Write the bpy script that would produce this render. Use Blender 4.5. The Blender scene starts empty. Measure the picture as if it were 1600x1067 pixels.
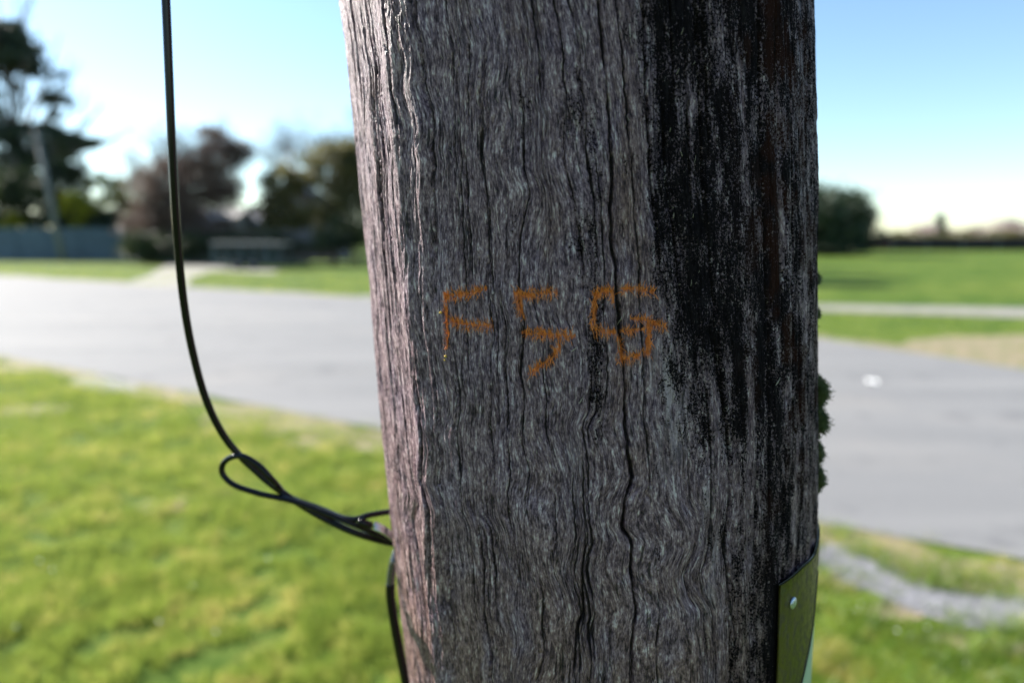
import bpy, math, random
import numpy as np
from mathutils import Vector
R = math.radians
C = bpy.context.scene.collection
rnd = random.Random(7)
rs = np.random.RandomState(11)

# ---------------------------------------------------------------- camera, sky, sun, exposure
PITCH = R(8.5); EYE = 1.5; FPX = 1067.0
SUN_AZ = R(-60.0); SUN_EL = R(33.0)          # azimuth measured clockwise from +Y
sc = bpy.context.scene
cam = bpy.data.cameras.new('camera'); co = bpy.data.objects.new('camera', cam); C.objects.link(co)
co.location = (0, 0, EYE); co.rotation_euler = (R(90) - PITCH, 0, 0)
cam.lens = 24; cam.sensor_width = 36; cam.clip_start = 0.02; cam.clip_end = 3000
cam.dof.use_dof = True; cam.dof.focus_distance = 0.335; cam.dof.aperture_fstop = 3.7
sc.camera = co
w = bpy.data.worlds.new('World'); sc.world = w; w.use_nodes = True
wn = w.node_tree.nodes; wl = w.node_tree.links
bg = wn['Background']; sky = wn.new('ShaderNodeTexSky'); sky.sky_type = 'NISHITA'; sky.sun_disc = False
sky.sun_elevation = SUN_EL; sky.sun_rotation = SUN_AZ
sky.altitude = 0; sky.air_density = 1.0; sky.dust_density = 0.22; sky.ozone_density = 1.6
wb = wn.new('ShaderNodeMix'); wb.data_type = 'RGBA'; wb.blend_type = 'MULTIPLY'; wb.inputs[0].default_value = 1.0      # the camera's cool white balance, the same all round
wl.new(sky.outputs[0], wb.inputs[6]); wb.inputs[7].default_value = (0.93, 1.015, 1.03, 1)
wl.new(wb.outputs[2], bg.inputs[0]); bg.inputs[1].default_value = 0.07
sun = bpy.data.lights.new('sun', 'SUN'); so = bpy.data.objects.new('sun', sun); C.objects.link(so)
sun.energy = 5.0; sun.angle = R(0.5); sun.color = (1.0, 0.95, 0.87)
sd = Vector((math.sin(SUN_AZ) * math.cos(SUN_EL), math.cos(SUN_AZ) * math.cos(SUN_EL), math.sin(SUN_EL)))
so.rotation_euler = sd.to_track_quat('Z', 'Y').to_euler(); so.location = (-5, 5, 12)
vs = sc.view_settings; vs.view_transform = 'Standard'; vs.look = 'None'; vs.gamma = 1; vs.use_curve_mapping = False
vs.exposure = 1.72

# ---------------------------------------------------------------- placing helpers
SP, CP = math.sin(PITCH), math.cos(PITCH)
def ray(px, py):
    a = (px - 800) / FPX; b = (533.5 - py) / FPX
    return Vector((a, CP + b * SP, -SP + b * CP))
def P(px, py, d):
    r = ray(px, py); return Vector((0, 0, EYE)) + r * (d / r.y)
def G(px, py, z=0.0):
    r = ray(px, py); t = (z - EYE) / r.z
    return Vector((0, 0, EYE)) + r * t
def base(px, d, z=0.0):
    r = ray(px, 375); return Vector((r.x / r.y * d, d, z))
def hgt(py, d): return P(800, py, d).z

# ---------------------------------------------------------------- object helpers
def tag(o, label=None, cat=None, group=None, kind=None):
    if label: o['label'] = label
    if cat: o['category'] = cat
    if group: o['group'] = group
    if kind: o['kind'] = kind
    return o
def empty(name, loc, label, cat, group=None):
    o = bpy.data.objects.new(name, None); C.objects.link(o); o.location = loc
    return tag(o, label, cat, group)
def mesh_np(name, V, F, mat, parent=None, smooth=False, loc=None):
    V = np.asarray(V, dtype=np.float32); F = np.asarray(F, dtype=np.int32)
    if parent is not None: V = V - np.array(parent.location, dtype=np.float32)
    elif loc is not None: V = V - np.array(loc, dtype=np.float32)
    me = bpy.data.meshes.new(name); n = F.shape[1]
    me.vertices.add(len(V)); me.vertices.foreach_set('co', V.ravel())
    me.loops.add(F.size); me.loops.foreach_set('vertex_index', F.ravel())
    me.polygons.add(len(F)); me.polygons.foreach_set('loop_start', np.arange(0, F.size, n, dtype=np.int32))
    me.polygons.foreach_set('loop_total', np.full(len(F), n, dtype=np.int32))
    if smooth: me.polygons.foreach_set('use_smooth', np.ones(len(F), dtype=bool))
    me.update(); me.validate(); me.materials.append(mat)
    o = bpy.data.objects.new(name, me); C.objects.link(o)
    if parent is not None: o.parent = parent
    elif loc is not None: o.location = loc
    return o
class MB:
    def __init__(s): s.v = []; s.f = []
    def box(s, c, h, rz=0.0, tilt=0.0):
        n = len(s.v); cz, sz = math.cos(rz), math.sin(rz)
        for dx in (-1, 1):
            for dy in (-1, 1):
                for dz in (-1, 1):
                    x, y, z = dx * h[0], dy * h[1], dz * h[2]
                    z += x * tilt
                    s.v.append((c[0] + x * cz - y * sz, c[1] + x * sz + y * cz, c[2] + z))
        for q in ((0, 1, 3, 2), (4, 6, 7, 5), (0, 4, 5, 1), (2, 3, 7, 6), (0, 2, 6, 4), (1, 5, 7, 3)):
            s.f.append(tuple(n + i for i in q))
        return s
    def quad(s, a, b, c, d):
        n = len(s.v); s.v += [tuple(a), tuple(b), tuple(c), tuple(d)]; s.f.append((n, n + 1, n + 2, n + 3)); return s
    def prism(s, poly, axis_vec):
        n = len(s.v); m = len(poly); av = Vector(axis_vec)
        for p in poly: s.v.append(tuple(p))
        for p in poly: s.v.append(tuple(Vector(p) + av))
        s.f.append(tuple(range(n, n + m))[::-1]); s.f.append(tuple(range(n + m, n + 2 * m)))
        for i in range(m):
            j = (i + 1) % m; s.f.append((n + i, n + j, n + m + j, n + m + i))
        return s
    def tube(s, pts, rad, seg=10, cap=True):
        pts = [Vector(p) for p in pts]; n0 = len(s.v); m = len(pts)
        ref = None
        for i, p in enumerate(pts):
            t = (pts[min(i + 1, m - 1)] - pts[max(i - 1, 0)]).normalized()
            if ref is None:
                ref = t.cross(Vector((0, 1, 0)));
                if ref.length < 0.1: ref = t.cross(Vector((1, 0, 0)))
            ref = (ref - t * ref.dot(t)).normalized(); b = t.cross(ref)
            r = rad[i] if hasattr(rad, '__len__') else rad
            for k in range(seg):
                a = 2 * math.pi * k / seg
                s.v.append(tuple(p + (ref * math.cos(a) + b * math.sin(a)) * r))
        for i in range(m - 1):
            for k in range(seg):
                k2 = (k + 1) % seg
                s.f.append((n0 + i * seg + k, n0 + i * seg + k2, n0 + (i + 1) * seg + k2, n0 + (i + 1) * seg + k))
        if cap:
            s.f.append(tuple(n0 + k for k in range(seg))[::-1]); s.f.append(tuple(n0 + (m - 1) * seg + k for k in range(seg)))
        return s
    def build(s, name, mat, parent=None, smooth=False, loc=None, bevel=0):
        off = parent.location if parent is not None else (Vector(loc) if loc is not None else Vector((0, 0, 0)))
        me = bpy.data.meshes.new(name)
        me.from_pydata([tuple(Vector(v) - off) for v in s.v], [], s.f); me.materials.append(mat); me.update()
        if smooth: me.polygons.foreach_set('use_smooth', np.ones(len(me.polygons), dtype=bool))
        o = bpy.data.objects.new(name, me); C.objects.link(o)
        if parent is not None: o.parent = parent
        elif loc is not None: o.location = loc
        if bevel:
            b = o.modifiers.new('bevel', 'BEVEL'); b.width = bevel; b.segments = 2
        return o
def spline(pts, n=8):
    pts = [Vector(p) for p in pts]; out = []
    for i in range(len(pts) - 1):
        p0 = pts[max(i - 1, 0)]; p1 = pts[i]; p2 = pts[i + 1]; p3 = pts[min(i + 2, len(pts) - 1)]
        for k in range(n):
            t = k / n
            out.append(0.5 * ((2 * p1) + (p2 - p0) * t + (2 * p0 - 5 * p1 + 4 * p2 - p3) * t * t + (3 * p1 - p0 - 3 * p2 + p3) * t ** 3))
    out.append(pts[-1]); return out

# numpy noise
TAB = rs.rand(8, 512, 512).astype(np.float32)
def vn(x, y, k=0):
    x = np.asarray(x, dtype=np.float64); y = np.asarray(y, dtype=np.float64)
    xi = np.floor(x); yi = np.floor(y); fx = (x - xi).astype(np.float32); fy = (y - yi).astype(np.float32)
    xi = xi.astype(np.int64) & 511; yi = yi.astype(np.int64) & 511
    fx = fx * fx * (3 - 2 * fx); fy = fy * fy * (3 - 2 * fy)
    T = TAB[k]; x1 = (xi + 1) & 511; y1 = (yi + 1) & 511
    return (T[xi, yi] * (1 - fx) + T[x1, yi] * fx) * (1 - fy) + (T[xi, y1] * (1 - fx) + T[x1, y1] * fx) * fy
def fbm(x, y, k=0, o=3):
    s = 0; a = 0.5; t = 0
    for i in range(o):
        s = s + a * vn(x * 2 ** i + 17.3 * i, y * 2 ** i + 9.1 * i, (k + i) % 8); t += a; a *= 0.5
    return s / t
def sstep(a, b, x):
    t = np.clip((x - a) / (b - a), 0, 1); return t * t * (3 - 2 * t)

# ---------------------------------------------------------------- materials
def newmat(name):
    m = bpy.data.materials.new(name); m.use_nodes = True
    return m, m.node_tree.nodes, m.node_tree.links, m.node_tree.nodes['Principled BSDF']
class NB:
    def __init__(s, m): s.n = m.node_tree.nodes; s.l = m.node_tree.links
    def val(s, sock, v):
        if isinstance(v, bpy.types.NodeSocket): s.l.new(v, sock)
        elif isinstance(v, (tuple, list)) and len(v) == 3 and sock.type == 'RGBA': sock.default_value = (*v, 1)
        else: sock.default_value = v
    def attr(s, name, out='Fac'):
        a = s.n.new('ShaderNodeAttribute'); a.attribute_name = name; return a.outputs[out]
    def coord(s, out='Object'): return s.n.new('ShaderNodeTexCoord').outputs[out]
    def pos(s): return s.n.new('ShaderNodeNewGeometry').outputs['Position']
    def scale(s, v, k):
        n = s.n.new('ShaderNodeVectorMath'); n.operation = 'MULTIPLY'; s.l.new(v, n.inputs[0]); n.inputs[1].default_value = k; return n.outputs[0]
    def noise(s, v, sc=1.0, det=3, rough=0.5, dist=0.0):
        n = s.n.new('ShaderNodeTexNoise'); s.l.new(v, n.inputs['Vector']); n.inputs['Scale'].default_value = sc
        n.inputs['Detail'].default_value = det; n.inputs['Roughness'].default_value = rough; n.inputs['Distortion'].default_value = dist
        return n.outputs['Fac']
    def m(s, op, a, b=0.0, c=0.0, clamp=False):
        n = s.n.new('ShaderNodeMath'); n.operation = op; n.use_clamp = clamp
        s.val(n.inputs[0], a); s.val(n.inputs[1], b); s.val(n.inputs[2], c); return n.outputs[0]
    def step(s, x, a, b, lo=0.0, hi=1.0):
        n = s.n.new('ShaderNodeMapRange'); n.interpolation_type = 'SMOOTHSTEP'
        s.val(n.inputs[0], x); s.val(n.inputs[1], a); s.val(n.inputs[2], b); s.val(n.inputs[3], lo); s.val(n.inputs[4], hi); return n.outputs[0]
    def mix(s, f, a, b, mode='MIX'):
        n = s.n.new('ShaderNodeMix'); n.data_type = 'RGBA'; n.blend_type = mode
        s.val(n.inputs[0], f); s.val(n.inputs[6], a); s.val(n.inputs[7], b); return n.outputs[2]
    def ramp(s, f, stops):
        n = s.n.new('ShaderNodeValToRGB'); s.l.new(f, n.inputs[0]); e = n.color_ramp.elements
        while len(e) < len(stops): e.new(0.5)
        for i, (p, c) in enumerate(stops): e[i].position = p; e[i].color = (*c, 1)
        return n.outputs[0]
    def bump(s, h, strength, dist, nrm=None):
        n = s.n.new('ShaderNodeBump'); n.inputs['Strength'].default_value = strength; n.inputs['Distance'].default_value = dist
        s.l.new(h, n.inputs['Height'])
        if nrm is not None: s.l.new(nrm, n.inputs['Normal'])
        return n.outputs[0]
def simple(name, col, rough=0.6, metal=0.0, var=0.25, scale=8.0, bump=0.0, coat=0.0, spec=0.5):
    m, n, l, b = newmat(name); k = NB(m); f = k.noise(k.coord(), scale, 5, 0.6)
    dark = tuple(c * (1 - var) for c in col); light = tuple(min(c * (1 + var), 1) for c in col)
    l.new(k.ramp(f, [(0.3, dark), (0.7, light)]), b.inputs['Base Color'])
    b.inputs['Roughness'].default_value = rough; b.inputs['Metallic'].default_value = metal
    b.inputs['Coat Weight'].default_value = coat; b.inputs['Specular IOR Level'].default_value = spec
    if bump: l.new(k.bump(f, 0.5, bump), b.inputs['Normal'])
    return m
def leafmat(name, cols, trans=0.35, scale=1.2, rough=0.55, patch=None):
    m, n, l, b = newmat(name); k = NB(m); p = k.pos()
    f = k.noise(p, scale, 4, 0.65)
    if patch: f = k.m('ADD', k.m('MULTIPLY', f, .5), k.m('MULTIPLY', k.noise(p, patch, 5, .7), .5))
    c = k.ramp(f, [(0.38 if patch else 0.3, cols[0]), (0.5, cols[1]), (0.62 if patch else 0.7, cols[2])])
    l.new(c, b.inputs['Base Color']); b.inputs['Roughness'].default_value = rough
    t = n.new('ShaderNodeBsdfTranslucent'); l.new(k.mix(0.2 if patch else 0.55, c, tuple(min(1, q * 1.8) for q in cols[2])), t.inputs[0])
    mx = n.new('ShaderNodeMixShader'); mx.inputs[0].default_value = trans
    l.new(b.outputs[0], mx.inputs[1]); l.new(t.outputs[0], mx.inputs[2]); l.new(mx.outputs[0], n['Material Output'].inputs[0])
    return m

M = {}
M['rubber'] = simple('black_rubber', (0.004, 0.004, 0.005), 0.17, 0, 0.2, 300, 0.0, 0.0, 0.25)
M['gloss'] = simple('glossy_black_sheath', (0.03, 0.032, 0.036), 0.22, 0, 0.3, 200, 0.0, 0.6, 0.8)
M['steel'] = simple('galvanised_steel', (0.55, 0.56, 0.58), 0.3, 1.0, 0.2, 200, 0.0003)
M['olive'] = simple('olive_plastic', (0.045, 0.033, 0.003), 0.42, 0, 0.12, 25)
def guardmat():
    m, n, l, b = newmat('scuffed_olive_plastic'); k = NB(m); p = k.pos()
    a = k.noise(k.scale(p, (60, 60, 14)), 1, 5, .6); sc_ = k.noise(k.scale(p, (1500, 1500, 60)), 1, 3, .5); d = k.noise(k.scale(p, (300, 300, 200)), 1, 5, .7)
    col = k.ramp(a, [(.3, (.028, .022, .003)), (.6, (.050, .040, .004)), (.75, (.075, .06, .010))])
    col = k.mix(k.step(sc_, .62, .70, 0, .5), col, (.14, .125, .06)); col = k.mix(k.step(d, .56, .68, 0, .6), col, (.012, .011, .008))
    l.new(col, b.inputs['Base Color']); l.new(k.step(d, .4, .65, .32, .7), b.inputs['Roughness']); l.new(k.bump(a, .4, .002), b.inputs['Normal']); return m
M['olive'] = guardmat()
M['palegreen'] = simple('pale_green_plastic', (0.32, 0.42, 0.30), 0.5, 0, 0.12, 40)
M['nail'] = simple('nail_steel', (0.45, 0.5, 0.56), 0.4, 0.9, 0.3, 600)
M['orange_fibre'] = simple('raw_orange_wood', (0.82, 0.24, 0.05), 0.8, 0, 0.35, 500)
M['splinter'] = simple('pale_splinter', (0.34, 0.30, 0.24), 0.7, 0, 0.3, 500)
M['resin'] = simple('amber_resin', (0.42, 0.28, 0.06), 0.15, 0, 0.2, 400, 0, 0.6)
M['moss'] = leafmat('moss_green', [(0.05, 0.075, 0.02), (0.10, 0.125, 0.035), (0.17, 0.19, 0.06)], 0.25, 120)
M['bluefence'] = simple('blue_grey_fence_paint', (0.06, 0.10, 0.135), 0.6, 0, 0.2, 1.5)
M['darkfence'] = simple('dark_stained_timber', (0.014, 0.010, 0.010), 0.8, 0, 0.4, 1.5)
M['redfence'] = simple('red_brown_timber', (0.045, 0.014, 0.010), 0.8, 0, 0.3, 1.5)
M['railwood'] = simple('brown_rail_timber', (0.05, 0.033, 0.02), 0.8, 0, 0.3, 3)
M['greypost'] = simple('weathered_grey_pole', (0.16, 0.17, 0.165), 0.75, 0, 0.25, 3)
M['wall'] = simple('beige_weatherboard', (0.20, 0.19, 0.18), 0.7, 0, 0.1, 1)
M['whitewall'] = simple('pale_house_wall', (0.27, 0.26, 0.29), 0.7, 0, 0.08, 1)
M['roof'] = simple('grey_iron_roof', (0.13, 0.12, 0.12), 0.5, 0.0, 0.2, 1)
M['paleroof'] = simple('pale_roof', (0.36, 0.33, 0.30), 0.6, 0, 0.1, 2)
M['glass'] = simple('window_glass', (0.06, 0.08, 0.11), 0.08, 0, 0.1, 1)
M['zinc'] = simple('pale_zinc_sheet', (0.22, 0.21, 0.20), 0.5, 0.1, 0.15, 4)
M['teal'] = simple('teal_painted_steel', (0.03, 0.055, 0.06), 0.5, 0, 0.2, 4)
M['tyre'] = simple('tyre_rubber', (0.02, 0.02, 0.02), 0.8, 0, 0.2, 10)
M['bark'] = simple('grey_brown_bark', (0.11, 0.09, 0.075), 0.85, 0, 0.4, 6, 0.02)
M['twig'] = simple('purple_brown_twigs', (0.085, 0.055, 0.05), 0.8, 0, 0.35, 3)
M['pinktwig'] = simple('pale_pink_twigs', (0.34, 0.25, 0.26), 0.8, 0, 0.2, 1)
M['pine'] = leafmat('pine_needles', [(0.016, 0.028, 0.018), (0.028, 0.046, 0.028), (0.05, 0.07, 0.03)], 0.2, 0.8)
M['darkleaf'] = leafmat('dark_evergreen_leaves', [(0.014, 0.022, 0.010), (0.026, 0.040, 0.014), (0.05, 0.07, 0.018)], 0.2, 0.9)
M['hedge'] = leafmat('dark_cypress_leaves', [(0.008, 0.02, 0.005), (0.012, 0.03, 0.007), (0.03, 0.055, 0.012)], 0.12, 0.9)
M['olivleaf'] = leafmat('olive_green_leaves', [(0.05, 0.052, 0.02), (0.095, 0.09, 0.032), (0.15, 0.135, 0.055)], 0.3, 0.7)
M['yellowleaf'] = leafmat('yellow_green_leaves', [(0.10, 0.12, 0.012), (0.22, 0.23, 0.02), (0.42, 0.38, 0.02)], 0.45, 0.9)
M['brownleaf'] = leafmat('brown_buds', [(0.06, 0.038, 0.036), (0.115, 0.078, 0.066), (0.18, 0.13, 0.10)], 0.2, 0.7)
M['lightleaf'] = leafmat('light_green_leaves', [(0.08, 0.11, 0.015), (0.17, 0.20, 0.02), (0.34, 0.33, 0.05)], 0.5, 0.9)
M['pinkbud'] = leafmat('pale_pink_buds', [(0.26, 0.18, 0.19), (0.34, 0.25, 0.26), (0.42, 0.33, 0.33)], 0.3, 0.7)
M['grass'] = leafmat('grass_blades', [(0.028, 0.095, 0.006), (0.115, 0.225, 0.013), (0.46, 0.40, 0.12)], 0.5, 9.0, 0.42, 1.4)
M['white'] = simple('white_paper', (0.85, 0.85, 0.84), 0.7, 0, 0.05, 30)
M['pebble'] = simple('grey_gravel_stones', (0.22, 0.22, 0.235), 0.8, 0, 0.5, 40)

def ground_mat():
    m, n, l, b = newmat('lawn'); k = NB(m); p = k.pos()
    a = k.noise(p, 0.9, 7, 0.7, 0.3); c = k.noise(p, 7.0, 6, 0.75); e = k.noise(k.scale(p, (1, 1, 1)), 0.22, 3, 0.5)
    f = k.m('ADD', k.m('MULTIPLY', a, 0.55), k.m('MULTIPLY', c, 0.45))
    col = k.ramp(f, [(0.34, (0.012, 0.03, 0.004)), (0.45, (0.035, 0.075, 0.008)), (0.56, (0.085, 0.125, 0.02)), (0.66, (0.22, 0.18, 0.07))])
    col = k.mix(k.step(e, 0.4, 0.7, 0, 0.25), col, (0.17, 0.19, 0.035))
    l.new(col, b.inputs['Base Color']); b.inputs['Roughness'].default_value = 0.9
    b.inputs['Specular IOR Level'].default_value = .08; l.new(k.bump(c, 0.8, 0.03), b.inputs['Normal']); return m
def asphalt_mat():
    m, n, l, b = newmat('asphalt'); k = NB(m); p = k.pos()
    v = n.new('ShaderNodeMapping'); l.new(p, v.inputs[0]); v.inputs['Rotation'].default_value = (0, 0, math.atan2(0.64, 1)); v.inputs['Scale'].default_value = (0.12, 1.3, 1)
    s = k.noise(v.outputs[0], 1.0, 5, 0.6); q = k.noise(p, 90, 4, 0.7); d = k.noise(p, 0.5, 4, 0.6)
    col = k.ramp(s, [(0.3, (0.12, 0.12, 0.122)), (0.5, (0.145, 0.144, 0.145)), (0.7, (0.175, 0.172, 0.170))])
    col = k.mix(k.step(q, 0.4, 0.75, 0.0, 0.45), col, (0.27, 0.27, 0.27)); col = k.mix(k.step(q, 0.45, 0.25, 0, 0.5), col, (0.1, 0.1, 0.105))
    col = k.mix(k.step(d, 0.48, 0.7, 0, 0.5), col, (0.2, 0.19, 0.18)); col = k.mix(k.step(k.noise(p, 1.7, 5, .65), 0.56, 0.66, 0, 0.45), col, (0.09, 0.09, 0.095))
    l.new(col, b.inputs['Base Color']); b.inputs['Roughness'].default_value = 0.85; b.inputs['Specular IOR Level'].default_value = 0.3
    l.new(k.bump(q, 0.6, 0.004), b.inputs['Normal']); return m
def dirt_mat(name, c1, c2, c3, sc=6.0):
    m, n, l, b = newmat(name); k = NB(m); p = k.pos(); q = k.noise(p, sc, 7, 0.7)
    l.new(k.ramp(q, [(0.33, c1), (0.5, c2), (0.66, c3)]), b.inputs['Base Color']); b.inputs['Roughness'].default_value = 0.9
    l.new(k.bump(q, 0.8, 0.01), b.inputs['Normal']); return m
M['lawn'] = ground_mat(); M['asphalt'] = asphalt_mat()
M['dirt'] = dirt_mat('dry_verge_soil', (0.07, 0.10, 0.02), (0.17, 0.14, 0.075), (0.25, 0.195, 0.13))
M['path'] = dirt_mat('pale_footpath', (0.12, 0.12, 0.095), (0.19, 0.18, 0.155), (0.25, 0.235, 0.205), 3)
M['gravel'] = dirt_mat('grey_gravel', (0.10, 0.10, 0.09), (0.19, 0.19, 0.195), (0.27, 0.26, 0.265), 14)

# ================================================================= THE SETTING
g = MB().quad((-1500, -1500, 0), (1500, -1500, 0), (1500, 1500, 0), (-1500, 1500, 0)).build('ground', M['lawn']); tag(g, kind='structure')

def strip(name, ea, eb, z, mat, jit=0.05, step=0.25, soft=True):
    """a sheet between two edge polylines, with uneven edges"""
    def res(e, seed):
        e = [Vector((p[0], p[1], 0)) for p in e]; L = [0]
        for i in range(1, len(e)): L.append(L[-1] + (e[i] - e[i - 1]).length)
        return e, L
    e1, L1 = res(ea, 0); e2, L2 = res(eb, 1)
    n = max(8, int(max(L1[-1], L2[-1]) / step)); V = []; F = []
    def at(e, L, t):
        s = t * L[-1]
        for i in range(1, len(e)):
            if s <= L[i] + 1e-9:
                return e[i - 1].lerp(e[i], (s - L[i - 1]) / max(L[i] - L[i - 1], 1e-9))
        return e[-1]
    ox = rnd.random() * 50
    for i in range(n + 1):
        t = i / n; a = at(e1, L1, t); b = at(e2, L2, t); d = (b - a).normalized()
        a = a + d * (float(fbm(np.array(i * step * 1.7 + ox), np.array(3.3), 2, 3)) - .5) * 2 * jit
        b = b - d * (float(fbm(np.array(i * step * 1.7 + ox), np.array(8.3), 3, 3)) - .5) * 2 * jit
        V += [(a.x, a.y, z), (b.x, b.y, z)]
    for i in range(n): F.append((2 * i, 2 * i + 2, 2 * i + 3, 2 * i + 1))
    return tag(mesh_np(name, V, F, mat), kind='structure')
def ext(a, b, k): return (b - a) * k + a
n0, n1, n2, n3 = G(0, 557), G(600, 672), G(1285, 818), G(1600, 876)
f0, f1, f2, f3 = G(0, 431), G(572, 466), G(1285, 530), G(1600, 578)
nd = (n3 - n0).normalized(); 
near = [n0 - nd * 60, n0, n1, n2, n3, n3 + nd * 25]
far = [f0 - nd * 70, f0, f1, f2, f3, f3 + nd * 25]
strip('road', near, far, 0.010, M['asphalt'], 0.08)
pn = Vector((-nd.y, nd.x, 0)); pn = pn if pn.y > 0 else -pn
strip('verge_soil', [p - pn * 0.38 for p in near], [p + pn * 0.15 for p in near], 0.005, M['dirt'], 0.5)
strip('verge_soil', [p - pn * 0.2 for p in far], [p + pn * 0.45 for p in far], 0.006, M['dirt'], 0.3)
strip('verge_soil', [G(1420, 532), G(1500, 526), G(1600, 524), G(1750, 524)], [G(1400, 545), G(1450, 555), G(1600, 590), G(1800, 600)], 0.0075, M['dirt'], 0.2)
strip('footpath', [G(560, 462), G(900, 470), G(1285, 477), G(1600, 482), G(1900, 492)], [G(560, 466), G(900, 477), G(1285, 487), G(1600, 497), G(1900, 520)], 0.015, M['path'], 0.1)
strip('driveway', [G(185, 446), G(230, 432), G(255, 418), G(262, 410)], [G(290, 452), G(300, 434), G(345, 419), G(345, 411)], 0.0125, M['path'], 0.15)
strip('driveway', [G(300, 424), G(340, 424), G(400, 427), G(420, 428)], [G(300, 417), G(340, 417), G(400, 420), G(440, 424)], 0.0145, M['path'], 0.15)
GT = [(1285, 858), (1300, 850), (1340, 858), (1380, 874), (1400, 890), (1430, 908), (1475, 918), (1520, 930), (1590, 930), (1680, 936)]
GB = [(1285, 890), (1305, 903), (1350, 922), (1370, 932), (1395, 945), (1430, 956), (1465, 970), (1510, 982), (1590, 990), (1680, 1000)]
strip('gravel_patch', [G(*p) for p in GB], [G(*p) for p in GT], 0.006, M['gravel'], 0.09, 0.03)
strip('gravel_patch', [G(110, 600), G(160, 612), G(215, 610)], [G(120, 592), G(160, 590), G(215, 602)], 0.008, M['gravel'], 0.03, 0.04)

# gravel stones lying in the patch
V = []; F = []
octv = np.array([(1, 0, 0), (-1, 0, 0), (0, 1, 0), (0, -1, 0), (0, 0, 1), (0, 0, -1)], float)
octf = np.array([(4, 0, 2), (4, 2, 1), (4, 1, 3), (4, 3, 0), (5, 2, 0), (5, 1, 2), (5, 3, 1), (5, 0, 3)])
for i in range(5200):
    t = rs.rand(); px = 1270 + 400 * t; lo = np.interp(px, *zip(*GB)); hi = np.interp(px, *zip(*GT))
    c = G(px, lo + (hi - lo) * (0.5 + (rs.rand() + rs.rand() - 1) * 0.6)); r = 0.003 + 0.006 * rs.rand() ** 2
    V.append(octv * r * (0.7 + 0.6 * rs.rand(6, 1)) * [1, 1, 0.7] + [c.x, c.y, 0.006 + r * 0.3]); F.append(octf + 6 * i)
tag(mesh_np('gravel_stones', np.concatenate(V), np.concatenate(F), M['pebble']), 'loose grey gravel stones lying along the bare strip in the grass', 'gravel', None, 'stuff')

# grass blades --------------------------------------------------------------
def edge_y(x, pts):
    return np.interp(x, [p.x for p in pts], [p.y for p in pts])
def blades(name, X, Y, hmin, hmax, wd, label):
    n = len(X); a = rs.rand(n) * 2 * np.pi; h = hmin + (hmax - hmin) * rs.rand(n) * (0.15 + 2.2 * fbm(X * 6, Y * 6, 4, 3) ** 1.8)
    lean = (0.25 + 0.7 * rs.rand(n)) * h; la = rs.rand(n) * 2 * np.pi
    c, s = np.cos(a) * wd, np.sin(a) * wd
    b1 = np.stack([X - c, Y - s, np.zeros(n)], 1); b2 = np.stack([X + c, Y + s, np.zeros(n)], 1)
    tp = np.stack([X + np.cos(la) * lean, Y + np.sin(la) * lean, h], 1)
    V = np.stack([b1, b2, tp], 1).reshape(-1, 3); F = np.arange(3 * n).reshape(-1, 3)
    return tag(mesh_np(name, V, F, M['grass']), label, 'grass', None, 'stuff')
N = 760000
ang = R(-44) + rs.rand(N) * R(88); d = 1.3 + (12.5 - 1.3) * rs.rand(N) ** 1.15
X = np.sin(ang) * d; Y = np.cos(ang) * d
dens = .35 * fbm(X * 1.5, Y * 1.5, 1, 4) + .65 * fbm(X * 9, Y * 9, 5, 2)
de = edge_y(X, near) - Y + (fbm(X * 3, Y * 3, 6, 3) - .5) * 0.35
keep = (de > 0.0) & (rs.rand(N) < sstep(0.28, 0.46, dens)) & (rs.rand(N) < np.clip(0.06 + (de * 1.5) * (.3 + 1.6 * fbm(X * 1.8, Y * 1.8, 3, 3)), 0, 1))
# thin out on the gravel strip
gx = [G(a[0], (a[1] + b[1]) / 2) for a, b in zip(GT, GB)]
gm = (X > gx[0].x - .05) & (np.abs(Y - np.interp(X, [p.x for p in gx], [p.y for p in gx])) < 0.10 + 0.14 * (fbm(X * 9, Y * 9, 2, 2) - .5))
keep &= ~(gm & (rs.rand(N) < 0.93))
X = X[keep][:300000]; Y = Y[keep][:300000]
blades('grass', X, Y, 0.015, 0.085, 0.0019, 'short sunlit grass growing on the near verge')
N = 90000; X = -34 + rs.rand(N) * 60; Y = edge_y(X, far) + rs.rand(N) ** 1.6 * 9
keep = (rs.rand(N) < sstep(0.35, 0.55, fbm(X * .8, Y * .8, 1, 4)))
a0, a1 = G(185, 446), G(345, 411)
keep &= ~((X > a0.x - 1.5) & (X < a1.x) & (Y > a0.y - 3) & (Y < a1.y)); X = X[keep][:45000]; Y = Y[keep][:45000]
blades('grass', X, Y, 0.02, 0.07, 0.008, 'green grass growing on the verge across the road')

# bare patches of pinkish soil in the lawn
def patch(px, py, rx, ry, z):
    c = G(px, py); a = G(px + rx, py); b_ = G(px, py - ry); V = [(c.x, c.y, z)]; n = 40; ph = rnd.random() * 9
    for i in range(n):
        t = 2 * math.pi * i / n; k_ = .6 + .9 * float(fbm(np.array(math.cos(t) * 1.4 + ph), np.array(math.sin(t) * 1.4 + ph), 2, 3))
        V.append((c.x + (a.x - c.x) * math.cos(t) * k_, c.y + (b_.y - c.y) * math.sin(t) * k_, z))
    tag(mesh_np('soil_patch', V, [(0, 1 + i, 1 + (i + 1) % n) for i in range(n)], M['dirt']), kind='structure')
for i, q in enumerate(((1405, 955, 55, 12), (1450, 900, 45, 14), (1310, 905, 30, 14), (1500, 1000, 40, 12), (1560, 1010, 50, 14), (400, 668, 70, 12), (500, 690, 60, 12), (60, 640, 50, 8), (250, 790, 40, 10))): patch(*q, .0032 + i * .0001)

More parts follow.
